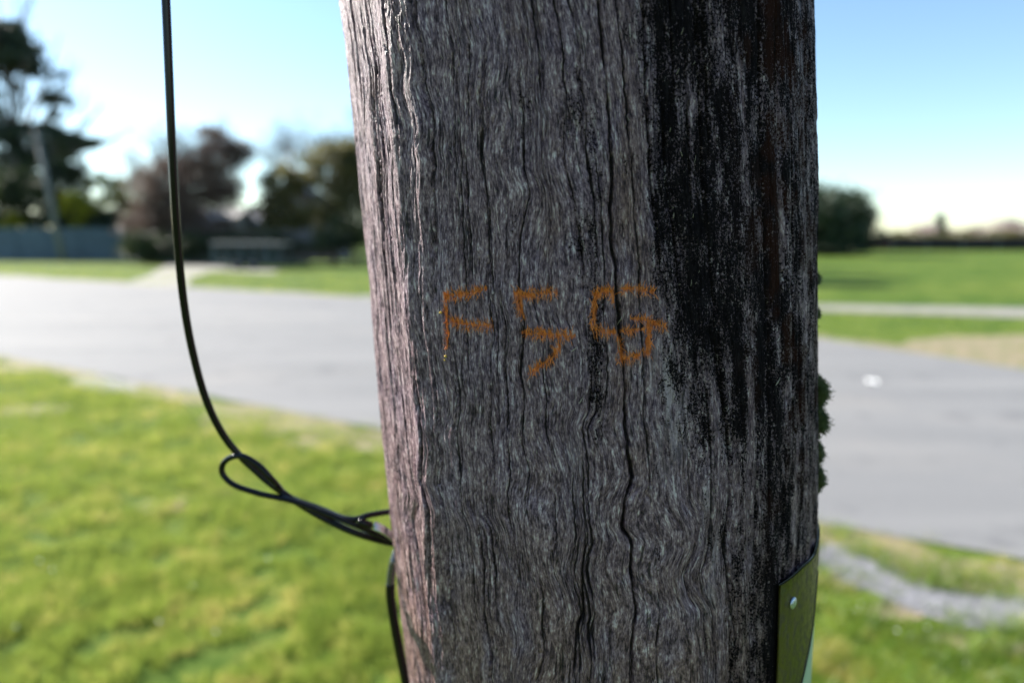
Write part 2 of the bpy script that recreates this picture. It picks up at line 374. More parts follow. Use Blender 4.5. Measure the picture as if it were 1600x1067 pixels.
# clover heads on the near lawn
V = []; F = []
pts = [(60, 890), (345, 995), (75, 905), (30, 700), (130, 715), (310, 925), (180, 660), (1330, 962), (1450, 995), (1340, 958), (1570, 893), (1398, 1000), (245, 985), (420, 880), (20, 990)]
for i, (px, py) in enumerate(pts):
    c = G(px + rs.randint(-9, 9), py + rs.randint(-6, 6)); r = 0.004 + .003 * rs.rand()
    V.append(octv * r + [c.x, c.y, 0.035]); F.append(octf + 6 * i)
tag(mesh_np('clover_flowers', np.concatenate(V), np.concatenate(F), M['white']), 'tiny white clover heads dotted over the near grass', 'flowers', None, 'stuff')

# ================================================================= TREES, HEDGES
def leaf_mesh(blobs, size, clump=0.22, flat=0.6, seed=0):
    r = np.random.RandomState(seed); out = []; tt = 0
    for (cx, cy, cz, rx, ry, rz, n) in blobs:
        nc = max(6, n // 60); u = r.normal(size=(nc, 3)); u /= np.linalg.norm(u, axis=1)[:, None]
        u *= (0.35 + 0.65 * r.rand(nc, 1) ** 0.5); cc = u * [rx, ry, rz] + [cx, cy, cz]
        k = r.randint(0, nc, n); p = cc[k] + r.normal(size=(n, 3)) * np.array([rx, ry, rz * flat + .1]) * clump
        out.append(p)
    p = np.concatenate(out); n = len(p)
    a = r.normal(size=(n, 3)); a /= np.linalg.norm(a, axis=1)[:, None]; b = np.cross(a, r.normal(size=(n, 3))); b /= np.linalg.norm(b, axis=1)[:, None]
    s = size * (0.5 + r.rand(n, 1)); V = np.stack([p - a * s, p + b * s * .45, p + a * s, p - b * s * .45], 1).reshape(-1, 3)
    V[:, 2] = np.maximum(V[:, 2], 0.02)
    return V, np.arange(4 * n).reshape(-1, 4)
def limbs(mb, p, d, L, r, lev, br, rg, spread=0.6, minr=0.006):
    m = p + d * L * 0.5 + Vector((rg.uniform(-1, 1), rg.uniform(-1, 1), rg.uniform(-.5, .5))) * L * 0.07; e = p + d * L
    mb.tube([p, m, e], [r, r * .85, r * .68], 5 if lev > 2 else 3, False)
    if lev == 0: return
    for i in range(br):
        nd_ = (d + Vector((rg.uniform(-1, 1), rg.uniform(-1, 1), rg.uniform(-.35, .75))) * spread).normalized()
        st = e if i < 2 else p.lerp(e, rg.uniform(.45, .95))
        limbs(mb, st, nd_, L * rg.uniform(.6, .86), max(r * .6, minr), lev - 1, br, rg, spread, minr)
def tree(name, label, cat, b, h, blobs, leafm, size, group=None, trunk_r=0.2, lean=(0, 0), seed=0, clump=.22, lv=3, trunkm='bark', sp=.7):
    t = empty(name, b, label, cat, group); rg = random.Random(seed)
    mb = MB(); top = b + Vector((lean[0], lean[1], h * 0.45))
    mb.tube(spline([b - Vector((0, 0, .1)), b.lerp(top, .5) + Vector((.08, 0, 0)), top], 4), [trunk_r * (1 - .05 * i) for i in range(9)], 8); mb.build('trunk', M[trunkm], t, True)
    mb = MB()
    for bl in blobs:
        c = Vector(bl[:3]); p0 = b.lerp(top, rg.uniform(.6, 1)); d_ = (c - p0)
        if d_.length < .2: continue
        L = d_.length * .6; limbs(mb, p0, d_.normalized(), L, trunk_r * .45, lv, 3, rg, .5)
    if mb.v: mb.build('branches', M[trunkm], t)
    V, F = leaf_mesh(blobs, size, clump, seed=seed + 5); cr = mesh_np('crown', V, F, M[leafm], t)
    return t
def bl(px, py, d, rpx, rpy, n, dd=0.0, dep=None):
    c = P(px, py, d + dd); k = d / FPX
    return (c.x, c.y, c.z, rpx * k, (dep if dep else rpx * k), rpy * k, n)
# tall pine on the far left
D = 58
tree('pine_tree', 'tall dark pine with tiered clumps of needles and sky showing between them', 'tree', base(48, D), 24,
     [bl(8, 72, D, 44, 28, 4200), bl(0, 45, D, 30, 14, 1500), bl(-40, 60, D, 40, 30, 1800), bl(30, 95, D, 34, 18, 1800), bl(50, 112, D, 16, 9, 500), bl(85, 155, D, 20, 13, 800), bl(88, 115, D, 12, 5, 160),
      bl(92, 180, D, 10, 8, 250), bl(60, 212, D, 44, 16, 2300), bl(110, 220, D, 34, 12, 1300), bl(45, 245, D, 46, 16, 1700), bl(-10, 200, D, 40, 30, 1800), bl(0, 130, D, 22, 22, 700), bl(20, 285, D, 40, 24, 2000), bl(140, 226, D, 20, 6, 350), bl(10, 215, D, 30, 18, 900), bl(95, 240, D, 26, 12, 700),
      bl(15, 260, D, 30, 20, 1000), bl(-60, 150, D, 40, 60, 1600)], 'pine', .20, None, .42, (-.9, 0), 3, .20, 2)
D = 52
tree('evergreen_tree', 'dark evergreen between the tall pine and the blue fence', 'tree', base(95, D), 6,
     [bl(40, 300, D, 40, 34, 2400), bl(95, 300, D, 38, 38, 3000), bl(110, 265, D, 22, 18, 1000), bl(20, 345, D, 60, 14, 2200), bl(120, 345, D, 60, 14, 2600), bl(190, 350, D, 40, 12, 1500), bl(-20, 310, D, 50, 40, 2600), bl(115, 330, D, 20, 20, 900)], 'darkleaf', .17, None, .22, (0, 0), 9)
tree('yellow_bush', 'yellow flowering bush glowing just above the blue fence', 'bush', base(118, 50), 3.6,
     [bl(118, 322, 50, 21, 19, 1900), bl(122, 345, 50, 15, 12, 700)], 'yellowleaf', .11, None, .08, (0, 0), 12, .25, 2)
tree('yellow_bush', 'small yellow bush at the left end above the blue fence, below the pine', 'bush', base(14, 50), 3.2,
     [bl(14, 345, 50, 16, 12, 900)], 'yellowleaf', .11, None, .06, (0, 0), 13, .25, 2)
tree('yellow_green_tree', 'light green backlit tree with round gaps right of the dark evergreen', 'tree', base(172, 54), 5.5,
     [bl(155, 285, 54, 22, 14, 900), bl(178, 320, 54, 30, 24, 1400), bl(195, 298, 54, 18, 20, 900), bl(205, 335, 54, 20, 26, 1500), bl(150, 335, 54, 22, 18, 800)], 'lightleaf', .13, None, .14, (0, 0), 15, .20, 2)
# bare brown trees
def bare(name, label, b, h, r, lev, br, matn, seed, spread, buds=None, budm='brownleaf', tr=(0, 0), group=None, minr=.006):
    t = empty(name, b, label, 'tree', group); rg = random.Random(seed); mb = MB()
    mb.tube(spline([b - Vector((0, 0, .1)), b + Vector((.1, 0, h * .16)), b + Vector((tr[0], tr[1], h * .28))], 4), [r * (1 - .03 * i) for i in range(9)], 8); mb.build('trunk', M['bark'], t, True)
    mb = MB(); p = b + Vector((tr[0], tr[1], h * .27))
    for i in range(4):
        a = i * 1.6 + rg.random(); limbs(mb, p, Vector((math.cos(a) * .65, math.sin(a) * .65, 1)).normalized(), h * .24, r * .6, lev, br, rg, spread, minr)
    mb.build('branches', M[matn], t)
    if buds: V, F = leaf_mesh(buds, .12 if minr < .015 else .25, .25, seed=seed); mesh_np('crown', V, F, M[budm], t)
    return t
D = 44
bare('bare_tree', 'rounded purple-brown leafless tree in front of the grey house', base(300, D), 8.6, .2, 6, 3, 'twig', 4, .75,
     [bl(250, 285, D, 40, 34, 3000), bl(300, 290, D, 54, 42, 4500), bl(345, 245, D, 36, 26, 2000), bl(330, 215, D, 26, 16, 600), bl(365, 235, D, 26, 12, 800), bl(265, 330, D, 44, 26, 1800), bl(350, 290, D, 30, 32, 1800), bl(235, 355, D, 32, 34, 4200), bl(225, 385, D, 26, 20, 2500), bl(320, 368, D, 50, 22, 2400), bl(275, 300, D, 66, 56, 3200)], minr=.008)
D = 47
bare('wispy_tree', 'tall wispy leafless tree rising above the olive-green tree', base(500, D), 9.9, .16, 6, 3, 'twig', 8, .8, None, minr=.007)
D = 43
tree('olive_tree', 'broad olive-green tree beside the wooden pole on its left', 'tree', base(520, D), 8,
     [bl(450, 285, D, 40, 28, 2600), bl(520, 265, D, 44, 40, 3800), bl(565, 260, D, 40, 44, 3400), bl(480, 330, D, 50, 26, 2200), bl(425, 322, D, 26, 20, 900), bl(435, 345, D, 34, 16, 1200), bl(550, 330, D, 50, 34, 3600), bl(620, 290, D, 50, 50, 2400), bl(545, 245, D, 30, 22, 1200)],
     'olivleaf', .13, None, .25, (0, 0), 21, .2, 2)
tree('dark_shrub', 'dark low shrub under the right side of the olive-green tree', 'shrub', base(545, 40), 3.2,
     [bl(550, 365, 40, 34, 26, 2800), bl(510, 380, 40, 30, 18, 1500), bl(600, 360, 40, 40, 30, 2000)], 'darkleaf', .10, None, .08, (0, 0), 23, .24, 2)
tree('dark_hedge', 'dark clipped hedge standing behind the slatted trailer', 'hedge', base(340, 41), 2.4,
     [bl(x, 385, 41, 22, 20, 1100) for x in (214, 228, 238, 262, 288, 315, 342, 370, 398, 425, 452)], 'darkleaf', .09, None, .06, (0, 0), 24, .3, 1)
# big dark hedge right of the pole
D = 66
tree('cypress', 'big rounded almost black cypress right of the wooden pole', 'tree', base(1270, D), 7,
     [bl(1270, 330, D, 78, 42, 6000), bl(1285, 365, D, 78, 34, 6000), bl(1230, 340, D, 80, 50, 3500), bl(1322, 345, D, 34, 42, 3500), bl(1270, 385, D, 82, 16, 3000)],
     'hedge', .2, None, .4, (0, 0), 31, .17, 2)
# small trees hidden behind the pole: their shadows reach the lawn on the right
for i, (x, y, hh) in enumerate(((8.6, 30.5, 5.2), (6.8, 25.5, 4.6), (11.0, 39.0, 5.5))):
    tree('garden_tree', ('small round garden tree behind the wooden pole, middle of three in depth', 'small round garden tree behind the wooden pole, nearest of three to the road', 'small round garden tree behind the wooden pole, farthest of three from the road')[i], 'tree', Vector((x, y, 0)), hh,
         [(x, y, hh * .66, 1.5, 1.5, hh * .3, 1500)], 'darkleaf', .14, 'garden trees behind the pole', .12, (0, 0), 40 + i, .2, 2)
# pale bare trees behind the far fence
for i, (px, top, rx, lab) in enumerate(((1455, 345, 30, 'pale pink leafless tree behind the far dark fence, left of the others'), (1580, 338, 34, 'pinkest leafless tree behind the far fence at the right edge'), (1525, 350, 40, 'low pale leafless tree behind the middle of the far fence'))):
    D = 120 + i * 6
    bare('pale_tree', lab, base(px, D), hgt(top, D), .2, 5, 3, 'pinktwig', 60 + i, 1.0, [bl(px, top + 18, D, rx, 12, 650)], 'pinkbud', group='leafless trees beyond the far fence', minr=.02)
tree('dark_conifer', 'small narrow dark conifer above the far fence', 'tree', base(1467, 105), 5, [bl(1467, 355, 105, 8, 18, 500)], 'pine', .3, None, .12, (0, 0), 66, .25, 1)
tree('far_hedge', 'low brownish hedge running behind the far dark fence', 'hedge', base(1540, 100), 2.8,
     [bl(x, 370, 100, 30, 8, 500) for x in (1420, 1470, 1520, 1570, 1620, 1670)], 'olivleaf', .3, None, .06, (0, 0), 67, .3, 1)

# ================================================================= FENCES
def fence(name, label, p0, p1, h, pw, mats, postm, vertical=True, z0=0.05):
    t = empty(name, p0, label, 'fence'); d = p1 - p0; L = d.length; d.normalize(); a = math.atan2(d.y, d.x); n = int(L / pw)
    for i in range(n):
        c = p0 + d * (pw * (i + .5)); mb = MB(); k = int(pw / .16)
        for j in range(k):
            q = c + d * ((j + .5) / k - .5) * (pw - .1); hj = h / 2 + rnd.uniform(-.01, .01)
            mb.box((q.x, q.y, z0 + hj), (pw / k * .46, .012 + .004 * (j % 2), hj), a)
        mb.build('panel', M[mats[i % len(mats)]], t)
        q = p0 + d * (pw * i); MB().box((q.x - d.y * -.0, q.y, (h + .06) / 2), (.06, .06, (h + .06) / 2), a).build('post', M[postm], t)
    nn = Vector((d.y, -d.x, 0)); nn = nn if nn.y > 0 else -nn
    for z in (.35, h - .3):
        q = p0 + d * (L / 2) + nn * .045; MB().box((q.x, q.y, z), (L / 2, .025, .045), a).build('rail', M[postm], t)
    return t
D = 46.5
fence('blue_fence', 'blue-grey paling fence under the pine at the far left', base(-260, D + 3), base(252, D), hgt(357, D), 2.4, ['bluefence'], 'bluefence')
D = 88
fence('timber_fence', 'long dark timber fence across the far end of the right-hand lawn', base(640, D + 4), base(1900, D), hgt(371, D), 4.5, ['darkfence', 'darkfence', 'darkfence', 'redfence', 'darkfence'], 'greypost')
t = empty('rail_fence', base(440, 39.5), 'low brown rail fence in the shade right of the slatted trailer', 'fence')
p0, p1 = base(440, 39.5), base(640, 38.5)
for i in range(6):
    q = p0.lerp(p1, i / 5); MB().box((q.x, q.y, .5), (.06, .06, .5)).build('post', M['railwood'], t)
for z in (.35, .62, .9):
    q = p0.lerp(p1, .5); MB().box((q.x, q.y + .09, z), ((p1 - p0).length / 2, .025, .06), math.atan2((p1 - p0).y, (p1 - p0).x)).build('rail', M['railwood'], t)

# leaning utility pole at the left
D = 45.5; b = base(96, D); tp = P(56, 205, D)
t = empty('utility_pole', b, 'thin grey leaning utility pole in front of the blue fence', 'pole')
MB().tube([b - Vector((0, 0, .2)), b.lerp(tp, .5), tp], [.19, .16, .13], 12).build('shaft', M['greypost'], t, True)
MB().box((tp.x, tp.y - .16, tp.z - .5), (.9, .05, .06)).build('crossarm', M['greypost'], t)
for dx in (-.75, 0, .75): MB().tube([(tp.x + dx, tp.y - .16, tp.z - .44), (tp.x + dx, tp.y - .16, tp.z - .25)], [.04, .05], 8).build('insulator', M['zinc'], t)

# ================================================================= HOUSES
def house(name, label, px0, px1, D, eave, ridge, wallm, roofm, wins, gable=False, depth=6):
    a = base(px0, D); c = base(px1, D); b = Vector(((a.x + c.x) / 2, D, 0)); w2 = (c.x - a.x) / 2
    t = empty(name, b, label, 'house'); ze = hgt(eave, D); zr = hgt(ridge, D)
    MB().box((b.x, D + depth / 2, ze / 2), (w2, depth / 2, ze / 2)).build('wall', M[wallm], t)
    if gable:
        MB().prism([(a.x, D + .01, ze + .003), (c.x, D + .01, ze + .003), (b.x, D + .01, zr)], (0, depth - .02, 0)).build('gable', M[wallm], t)
        for sgn in (-1, 1):
            e = Vector((b.x + sgn * (w2 + .35), D - .35, ze - .2)); r = Vector((b.x, D - .35, zr + .06)); up = Vector((0, 0, .12))
            MB().prism([e, r, r + up, e + up], (0, depth + .7, 0)).build('roof', M[roofm], t)
    else:
        for y0, y1 in ((D - .4, D + depth / 2), (D + depth + .4, D + depth / 2)):
            e = Vector((a.x - .4, y0, ze - .05)); r = Vector((a.x - .4, y1, zr)); up = Vector((0, 0, .12))
            MB().prism([e, r, r + up, e + up], (2 * w2 + .8, 0, 0)).build('roof', M[roofm], t)
        for x0 in (a.x, c.x - .1): MB().prism([(x0, D + .01, ze + .003), (x0, D + depth - .01, ze + .003), (x0, D + depth / 2, zr - .05)], (.1, 0, 0)).build('gable', M[wallm], t)
    for (wx, wz, ww, wh) in wins:
        f = MB(); x = b.x + wx
        for s_ in (-1, 1): f.box((x + s_ * ww / 2, D - .02, wz), (.04, .05, wh / 2 + .04)); f.box((x, D - .02, wz + s_ * wh / 2), (ww / 2 - .04, .05, .04))
        f = f.build('window', M['whitewall'], t)
        g_ = MB().box((x, D - .01, wz), (ww / 2 - .05, .02, wh / 2 - .05)); q = g_.build('pane', M['glass']); q.parent = f
    return t
house('grey_house', 'low grey house with iron roof half hidden by the brown leafless tree', 225, 402, 50, 350, 324, 'wall', 'roof', [(-2.4, 1.5, 1.4, 1.1), (.6, 1.5, 1.6, 1.1), (2.9, 1.2, .9, 1.9)])
house('white_house', 'pale gabled house seen through the olive-green tree', 398, 520, 53, 338, 288, 'whitewall', 'roof', [(-1, 1.6, 1.3, 1.2), (1.5, 1.6, 1.2, 1.2)], True)
house('garden_shed', 'small shed with pale sunlit roof under the brown leafless tree', 330, 366, 47.5, 343, 327, 'wall', 'paleroof', [], False, 3)

# ================================================================= SLATTED TRAILER
D = 34.5; a = base(330, D); c = base(438, D); cx = (a.x + c.x) / 2; w2 = (c.x - a.x) / 2; zt = hgt(381, D); zb = .28
t = empty('cage_trailer', (cx, D, 0), 'low slatted steel trailer with pale flat top parked on the far verge', 'trailer')
MB().box((cx, D + .8, zt + .01), (w2 + .05, .85, .075), 0, -.01).build('top_panel', M['zinc'], t, bevel=.02)
MB().box((cx, D + .8, zb), (w2, .8, .06)).build('deck', M['teal'], t)
for i in range(6):
    x = a.x + .08 + (2 * w2 - .16) * i / 5
    for y in (D + .04, D + 1.56): MB().box((x, y, (zt + zb) / 2 - .03), (.075 if i % 2 else .13, .03, (zt - zb) / 2 - .1)).build('upright', M['teal'], t)
for z in (.62,): MB().box((cx, D - .01, z), (w2, .02, .04)).build('rail', M['teal'], t)
for s_ in (-.45, .35):
    wl_ = MB().tube([(cx + s_, D - .17, .27), (cx + s_, D - .02, .27)], .26, 18).build('wheel', M['tyre'], t)
    h_ = MB().tube([(cx + s_, D - .185, .27), (cx + s_, D - .171, .27)], .12, 12).build('hub', M['zinc']); h_.location = (cx * 0, 0, 0); h_.parent = t
    # keep hub as part of the wheel
    h_.data.transform(__import__('mathutils').Matrix.Translation(Vector((-cx, -D, 0)))); h_.parent = wl_
MB().tube([(a.x + 2 * w2, D + .8, .3), (a.x + 2 * w2 + 1.1, D + .5, .36)], .04, 8).build('drawbar', M['zinc'], t)

# scrap of paper on the road
c = G(1363, 597, .02); V = []; F = []
mb = MB(); q = 6; grid = [[(c.x + (i / q - .5) * .075, c.y + (j / q - .5) * .10, .014 + .035 * rnd.random()) for j in range(q + 1)] for i in range(q + 1)]
for i in range(q):
    for j in range(q): mb.quad(grid[i][j], grid[i + 1][j], grid[i + 1][j + 1], grid[i][j + 1])
o = mb.build('paper_scrap', M['white'], None, False, (c.x, c.y, .012)); sm = o.modifiers.new('thick', 'SOLIDIFY'); sm.thickness = .001
tag(o, 'crumpled white scrap lying on the road right of the pole', 'litter')

# ================================================================= THE WOODEN POLE
LE = [(533, 0), (545, 100), (556, 200), (565, 300), (575, 400), (585, 480), (594, 560), (600, 640), (606, 740), (614, 850), (626, 940), (646, 1067)]
RE = [(1272, 0), (1273, 100), (1275, 200), (1276, 300), (1279, 400), (1280, 500), (1280, 600), (1279, 700), (1277, 780), (1271, 850), (1267, 940), (1264, 1067)]
DC = 0.46
zz = []; cc = []; rr = []
for y in range(0, 1068, 97):
    xl = np.interp(y, [p[1] for p in LE], [p[0] for p in LE]); xr = np.interp(y, [p[1] for p in RE], [p[0] for p in RE])
    a_, b_ = ray(xl, y), ray(xr, y); al = math.atan2(a_.x, a_.y); ar = math.atan2(b_.x, b_.y); am = (al + ar) / 2; hf = (ar - al) / 2
    dist = DC / math.cos(am); r_ = dist * math.sin(hf)
    zz.append(EYE + a_.z / math.hypot(a_.x, a_.y) * math.sqrt(dist ** 2 - r_ ** 2)); cc.append(DC * math.tan(am)); rr.append(r_)
PC = np.polyfit(zz, cc, 3); PR = np.polyfit(zz, rr, 3); zlo, zhi = min(zz), max(zz)
dPC = np.polyder(PC); dPR = np.polyder(PR)
LEAN = (cc[0] - cc[-1]) / (zz[0] - zz[-1])
def cen(z):
    zc = np.clip(z, zlo, zhi); return np.polyval(PC, zc) + (z - zc) * LEAN
def rad(z):
    zc = np.clip(z, zlo, zhi); up = np.maximum(z - zhi, 0); dn = np.maximum(zlo - z, 0); return np.polyval(PR, zc) - .004 * up + .02 * np.minimum(dn, .6)
print('POLE', [round(float(x), 3) for x in rr], [round(float(x), 3) for x in cc], zlo, zhi, 'lean', LEAN)
RM = float(np.mean(rr))
def pol(th, z, off=0.0):          # th: azimuth clockwise from +Y
    r_ = rad(z) + off; return Vector((float(cen(z)) + math.sin(th) * float(r_), DC + math.cos(th) * float(r_), float(z)))
RIDGE = None
def ridge_at(s, z):
    if RIDGE is None: return 0.0
    d_ = s - float(np.interp(z, RIDGE[0], RIDGE[1])); return .0065 * math.exp(-(math.sqrt(d_ * d_ + 4e-6) - .002) / (.020 if d_ < 0 else .030)) * float(np.interp(z, [1.2, 1.4], [.75, 1.0]))
def hit(px, py):
    """surface coordinates (s, z) of the traced point"""
    r = ray(px, py); z = EYE
    hx, hy = r.x, r.y; k = math.hypot(hx, hy); ux, uy = hx / k, hy / k
    s_ = 0.0
    for _ in range(16):
        cx_, rd = float(cen(z)), float(rad(z)) + ridge_at(s_, z); b_ = ux * cx_ + uy * DC; q_ = cx_ * cx_ + DC * DC - rd * rd
        disc = max(b_ * b_ - q_, 0); tt = b_ - math.sqrt(disc); z = .5 * z + .5 * (EYE + r.z / k * tt)
        th = math.atan2(ux * tt - cx_, uy * tt - DC) % (2 * math.pi); s_ = .5 * s_ + .5 * (math.pi - th) * RM
    return (math.pi - th) * RM, z          # s grows to the right as seen from the camera
rp = sorted((hit(x, y)[1], hit(x, y)[0]) for x, y in ((622, 0), (628, 150), (640, 300), (652, 450), (664, 600), (680, 800), (692, 1000)))
RIDGE = ([q[0] for q in rp], [q[1] for q in rp])
th0, th1 = R(102), R(270)
fine = np.arange((math.pi - th1) * RM, (math.pi - th0) * RM, 0.00046)
s_full0 = fine[0]; circ = 2 * math.pi * RM
coarse = np.linspace(fine[-1], fine[0] + circ, 70)[1:-1]
S = np.concatenate([fine, coarse])
Z = np.concatenate([np.linspace(-.4, 1.0, 50)[:-1], np.linspace(1.0, 1.165, 60)[:-1], np.arange(1.165, 1.665, 0.00056), np.linspace(1.67, 1.9, 60), np.linspace(2.0, 8.6, 90)])
ns, nz = len(S), len(Z); print('grid', ns, nz)
cr = [ # traced cracks: depth, width (mm), points
 (3.2, 1.0, [(934,0),(942,67),(949,140),(953,197),(956,281),(955,328),(956,385),(963,414),(963,446),(966,490),(972,535),(977,583),(978,607),(976,664),(984,712),(988,750),(976,783),(973,826),(988,845),(985,892),(995,954),(988,997),(987,1067)]),
 (2.0, .8, [(649,0),(653,42),(660,79),(660,135),(673,174),(677,202),(673,233),(679,253),(677,300),(682,400),(679,440)]),
 (1.8, .7, [(750,50),(755,79),(753,118),(748,157),(752,197),(750,239),(756,281),(759,300),(764,400),(761,440),(764,492),(769,524),(764,561),(764,601),(765,620)]),
 (1.8, .6, [(829,0),(838,56),(843,93),(842,132),(845,160),(855,190)]),
 (1.8, .6, [(809,56),(814,93),(811,126),(818,180),(818,219),(818,267),(828,300),(815,360),(811,400),(810,437),(810,472),(818,498),(818,524),(814,561),(812,584),(818,620),(819,631),(814,693),(826,740),(824,797)]),
 (2.0, .6, [(888,0),(900,42),(908,82),(905,121),(914,157)]),
 (1.8, .6, [(880,135),(885,169),(880,205),(881,253),(888,280),(899,318),(904,376),(910,408),(912,459),(907,490)]),
 (1.2, .5, [(711,28),(721,73),(722,93)]),
 (1.4, .6, [(714,104),(717,157),(718,211),(721,261),(720,300),(725,400),(726,443),(729,486),(728,515),(732,555),(733,601)]),
 (2.2, 1.3, [(548,14),(557,79),(564,157),(566,225),(573,287),(580,360)]),
 (2.2, 1.2, [(573,65),(582,112),(583,155),(587,197),(594,253),(595,300),(602,400),(607,450)]),
 (2.0, 1.0, [(600,14),(604,56),(611,98),(611,121)]), (1.8, .9, [(597,157),(606,211),(607,253)]),
 (1.0, .5, [(836,475),(838,498),(844,515)]), (1.4, .6, [(929,524),(933,549),(932,601),(933,645),(916,669),(928,721),(930,769)]),
 (1.3, .6, [(1017,538),(1020,572),(1020,620)]), (1.2, .5, [(703,544),(710,595),(715,620),(711,680),(716,730)]),
 (2.2, 1.2, [(643,515),(649,584),(653,631),(660,702),(657,750),(669,797),(672,883),(674,940)]),
 (2.0, 1.2, [(620,560),(629,641),(636,717),(648,788),(641,812),(653,892),(662,964),(668,1040)]),
 (1.7, .6, [(760,560),(765,607),(762,669),(769,736),(771,807)]),
 (2.4, .9, [(733,750),(736,797),(748,826),(755,892),(755,954),(767,1016),(767,1067)]),
 (1.3, .5, [(852,588),(857,631),(850,674),(874,736)]), (2.5, .9, [(909,783),(916,840),(909,892),(911,964),(900,987),(897,1054)]),
 (1.3, .5, [(812,854),(821,921),(816,959)]), (1.2, .5, [(859,892),(871,935)]), (1.4, .6, [(840,1011),(831,1067)]),
 (2.4, 1.1, [(1125,480),(1130,560),(1137,631),(1145,702),(1143,788),(1137,854),(1142,916),(1145,987),(1147,1067)]),
 (1.6, .6, [(1090,854),(1071,902),(1080,935),(1097,959)]), (1.8, .7, [(1021,892),(1033,949),(1026,997),(1027,1067)]),
 (1.2, .5, [(1028,740),(1033,797),(1047,835)]), (1.2, .5, [(1037,655),(1047,731)]), (1.4, .6, [(1057,788),(1073,826)]),
 (1.1, .5, [(1090,983),(1097,1025)]), (1.2, .5, [(909,778),(924,840)]), (1.1, .5, [(943,978),(943,1067)]),
 (1.2, .5, [(925,280),(934,318),(939,360)]), (1.2, .5, [(998,299),(1000,337),(1006,372),(1008,414)]),
 (1.6, .6, [(1032,56),(1035,140),(1038,225),(1040,281),(1055,376),(1065,471),(1073,535)]),
 (1.6, .8, [(1190,0),(1192,200),(1200,420),(1204,600),(1200,800)]), (1.5, .8, [(1100,0),(1108,150),(1112,300)]), (1.4, .8, [(1235,100),(1240,400),(1238,700)]),
]
cracks = []
for dp, wd, pts in cr:
    h_ = [hit(x, y) for x, y in pts]
    if pts[0][1] < 16: h_ = [(h_[0][0] - .004, h_[0][1] + .06)] + h_
    if pts[-1][1] > 1050: h_ = h_ + [(h_[-1][0] + .003, h_[-1][1] - .06)]
    h_.sort(key=lambda q: q[1]); cracks.append((dp * .0013, wd * .00125, np.array([q[0] for q in h_]), np.array([q[1] for q in h_])))
# slope field of the grain
SS = S[None, :]; ZZ = Z[:, None]
num = np.zeros((nz, ns), np.float32); den = np.full((nz, ns), .05, np.float32)
def smooth1(a, k):
    if k < 2: return a
    ker = np.hanning(2 * k + 1); ker /= ker.sum(); return np.convolve(np.pad(a, k, mode='edge'), ker, mode='valid')
cpos = []
for dp, wd, cs, cz in cracks:
    rows = np.where((Z >= cz[0]) & (Z <= cz[-1]))[0]; zr = Z[rows]; sp_ = smooth1(np.interp(zr, cz, cs), 7); cpos.append((rows, sp_))
    sl = np.gradient(sp_, zr); w_ = np.exp(-((SS - sp_[:, None]) / .011) ** 2); num[rows] += w_ * sl[:, None]; den[rows] += w_
slope = num / den
edge = np.exp(-((SS - hit(900, 533)[0]) / .06) ** 2)
amp = (.06 + .19 * sstep(1.50, 1.36, ZZ) * edge + .08 * edge)
slope = slope + amp * (fbm(SS / .030 + 5, ZZ / .017, 0, 2) - .5) * 1.5
slope *= (sstep(-.4, .4, ZZ) * 0 + 1)
dzr = np.gradient(Z)
slope = np.where(dzr[:, None] > .002, slope * .1, slope)
gr = np.zeros((nz, ns)); i0 = int(np.searchsorted(Z, 1.45)); gr[i0] = S
for i in range(i0 + 1, nz): gr[i] = np.interp(S - slope[i] * (Z[i] - Z[i - 1]), S, gr[i - 1])
for i in range(i0 - 1, -1, -1): gr[i] = np.interp(S + slope[i] * (Z[i + 1] - Z[i]), S, gr[i + 1])
gr = np.maximum.accumulate(gr, axis=1)
# relief
disp = np.zeros((nz, ns), np.float32); crackm = np.zeros((nz, ns), np.float32)
disp += (fbm(gr / .016, ZZ / .22, 1, 2) - .5) * .0040          # broad fluting
rs0 = np.interp(Z, [q[0] for q in rp], [q[1] for q in rp])[:, None] + (fbm(Z / .03, Z * 0 + 2.2, 3, 2)[:, None] - .5) * .004
ds_ = SS - rs0; disp += (.0065 * np.exp(-(np.sqrt(ds_ ** 2 + .002 ** 2) - .002) / np.where(ds_ < 0, .020, .030))).astype(np.float32) * np.interp(ZZ, [1.2, 1.4], [.75, 1.0])   # the corner between the left flank and the flatter front
disp += (fbm(gr / .0052, ZZ / .11, 2, 2) - .5) * .0019
ridge = 1 - np.abs(2 * fbm(gr / .0031, ZZ / .045, 5, 2) - 1); disp -= sstep(.84, 1.0, ridge) * .0007
disp += (fbm(gr / .0013, ZZ / .011, 3, 3) - .5) * .0009
disp += (vn(SS / .0012, ZZ / .0016, 4) - .5) * .00010
def carve(rows, sp_, dp, wd, zr):
    n = len(rows); jit = (fbm(zr / .006, np.full(n, 3.1 + sp_[0] * 900), 6, 3) - .5) * .0013 + (fbm(zr / .0016, np.full(n, 7.1 + sp_[0] * 500), 1, 2) - .5) * .0007
    env = np.minimum(1, np.minimum(np.arange(n), np.arange(n)[::-1]) / 70.0) ** .8 * (.15 + 1.6 * fbm(zr / .014, np.full(n, sp_[0] * 700), 2, 3))
    lo = np.searchsorted(S, sp_.min() - .006); hi_ = min(np.searchsorted(S, sp_.max() + .006), ns)
    ds = S[None, lo:hi_] - (sp_ + jit)[:, None]; wv = (wd * (.35 + .65 * env))[:, None]
    pr = np.exp(-np.abs(ds / (wv * .62)) ** 2.2) * env[:, None]
    r0, r1 = rows[0], rows[-1] + 1
    disp[r0:r1, lo:hi_] -= pr * dp; disp[r0:r1, lo:hi_] -= np.exp(-(ds / (wv * 3.2)) ** 2) * env[:, None] * dp * .16
    crackm[r0:r1, lo:hi_] = np.maximum(crackm[r0:r1, lo:hi_], pr)
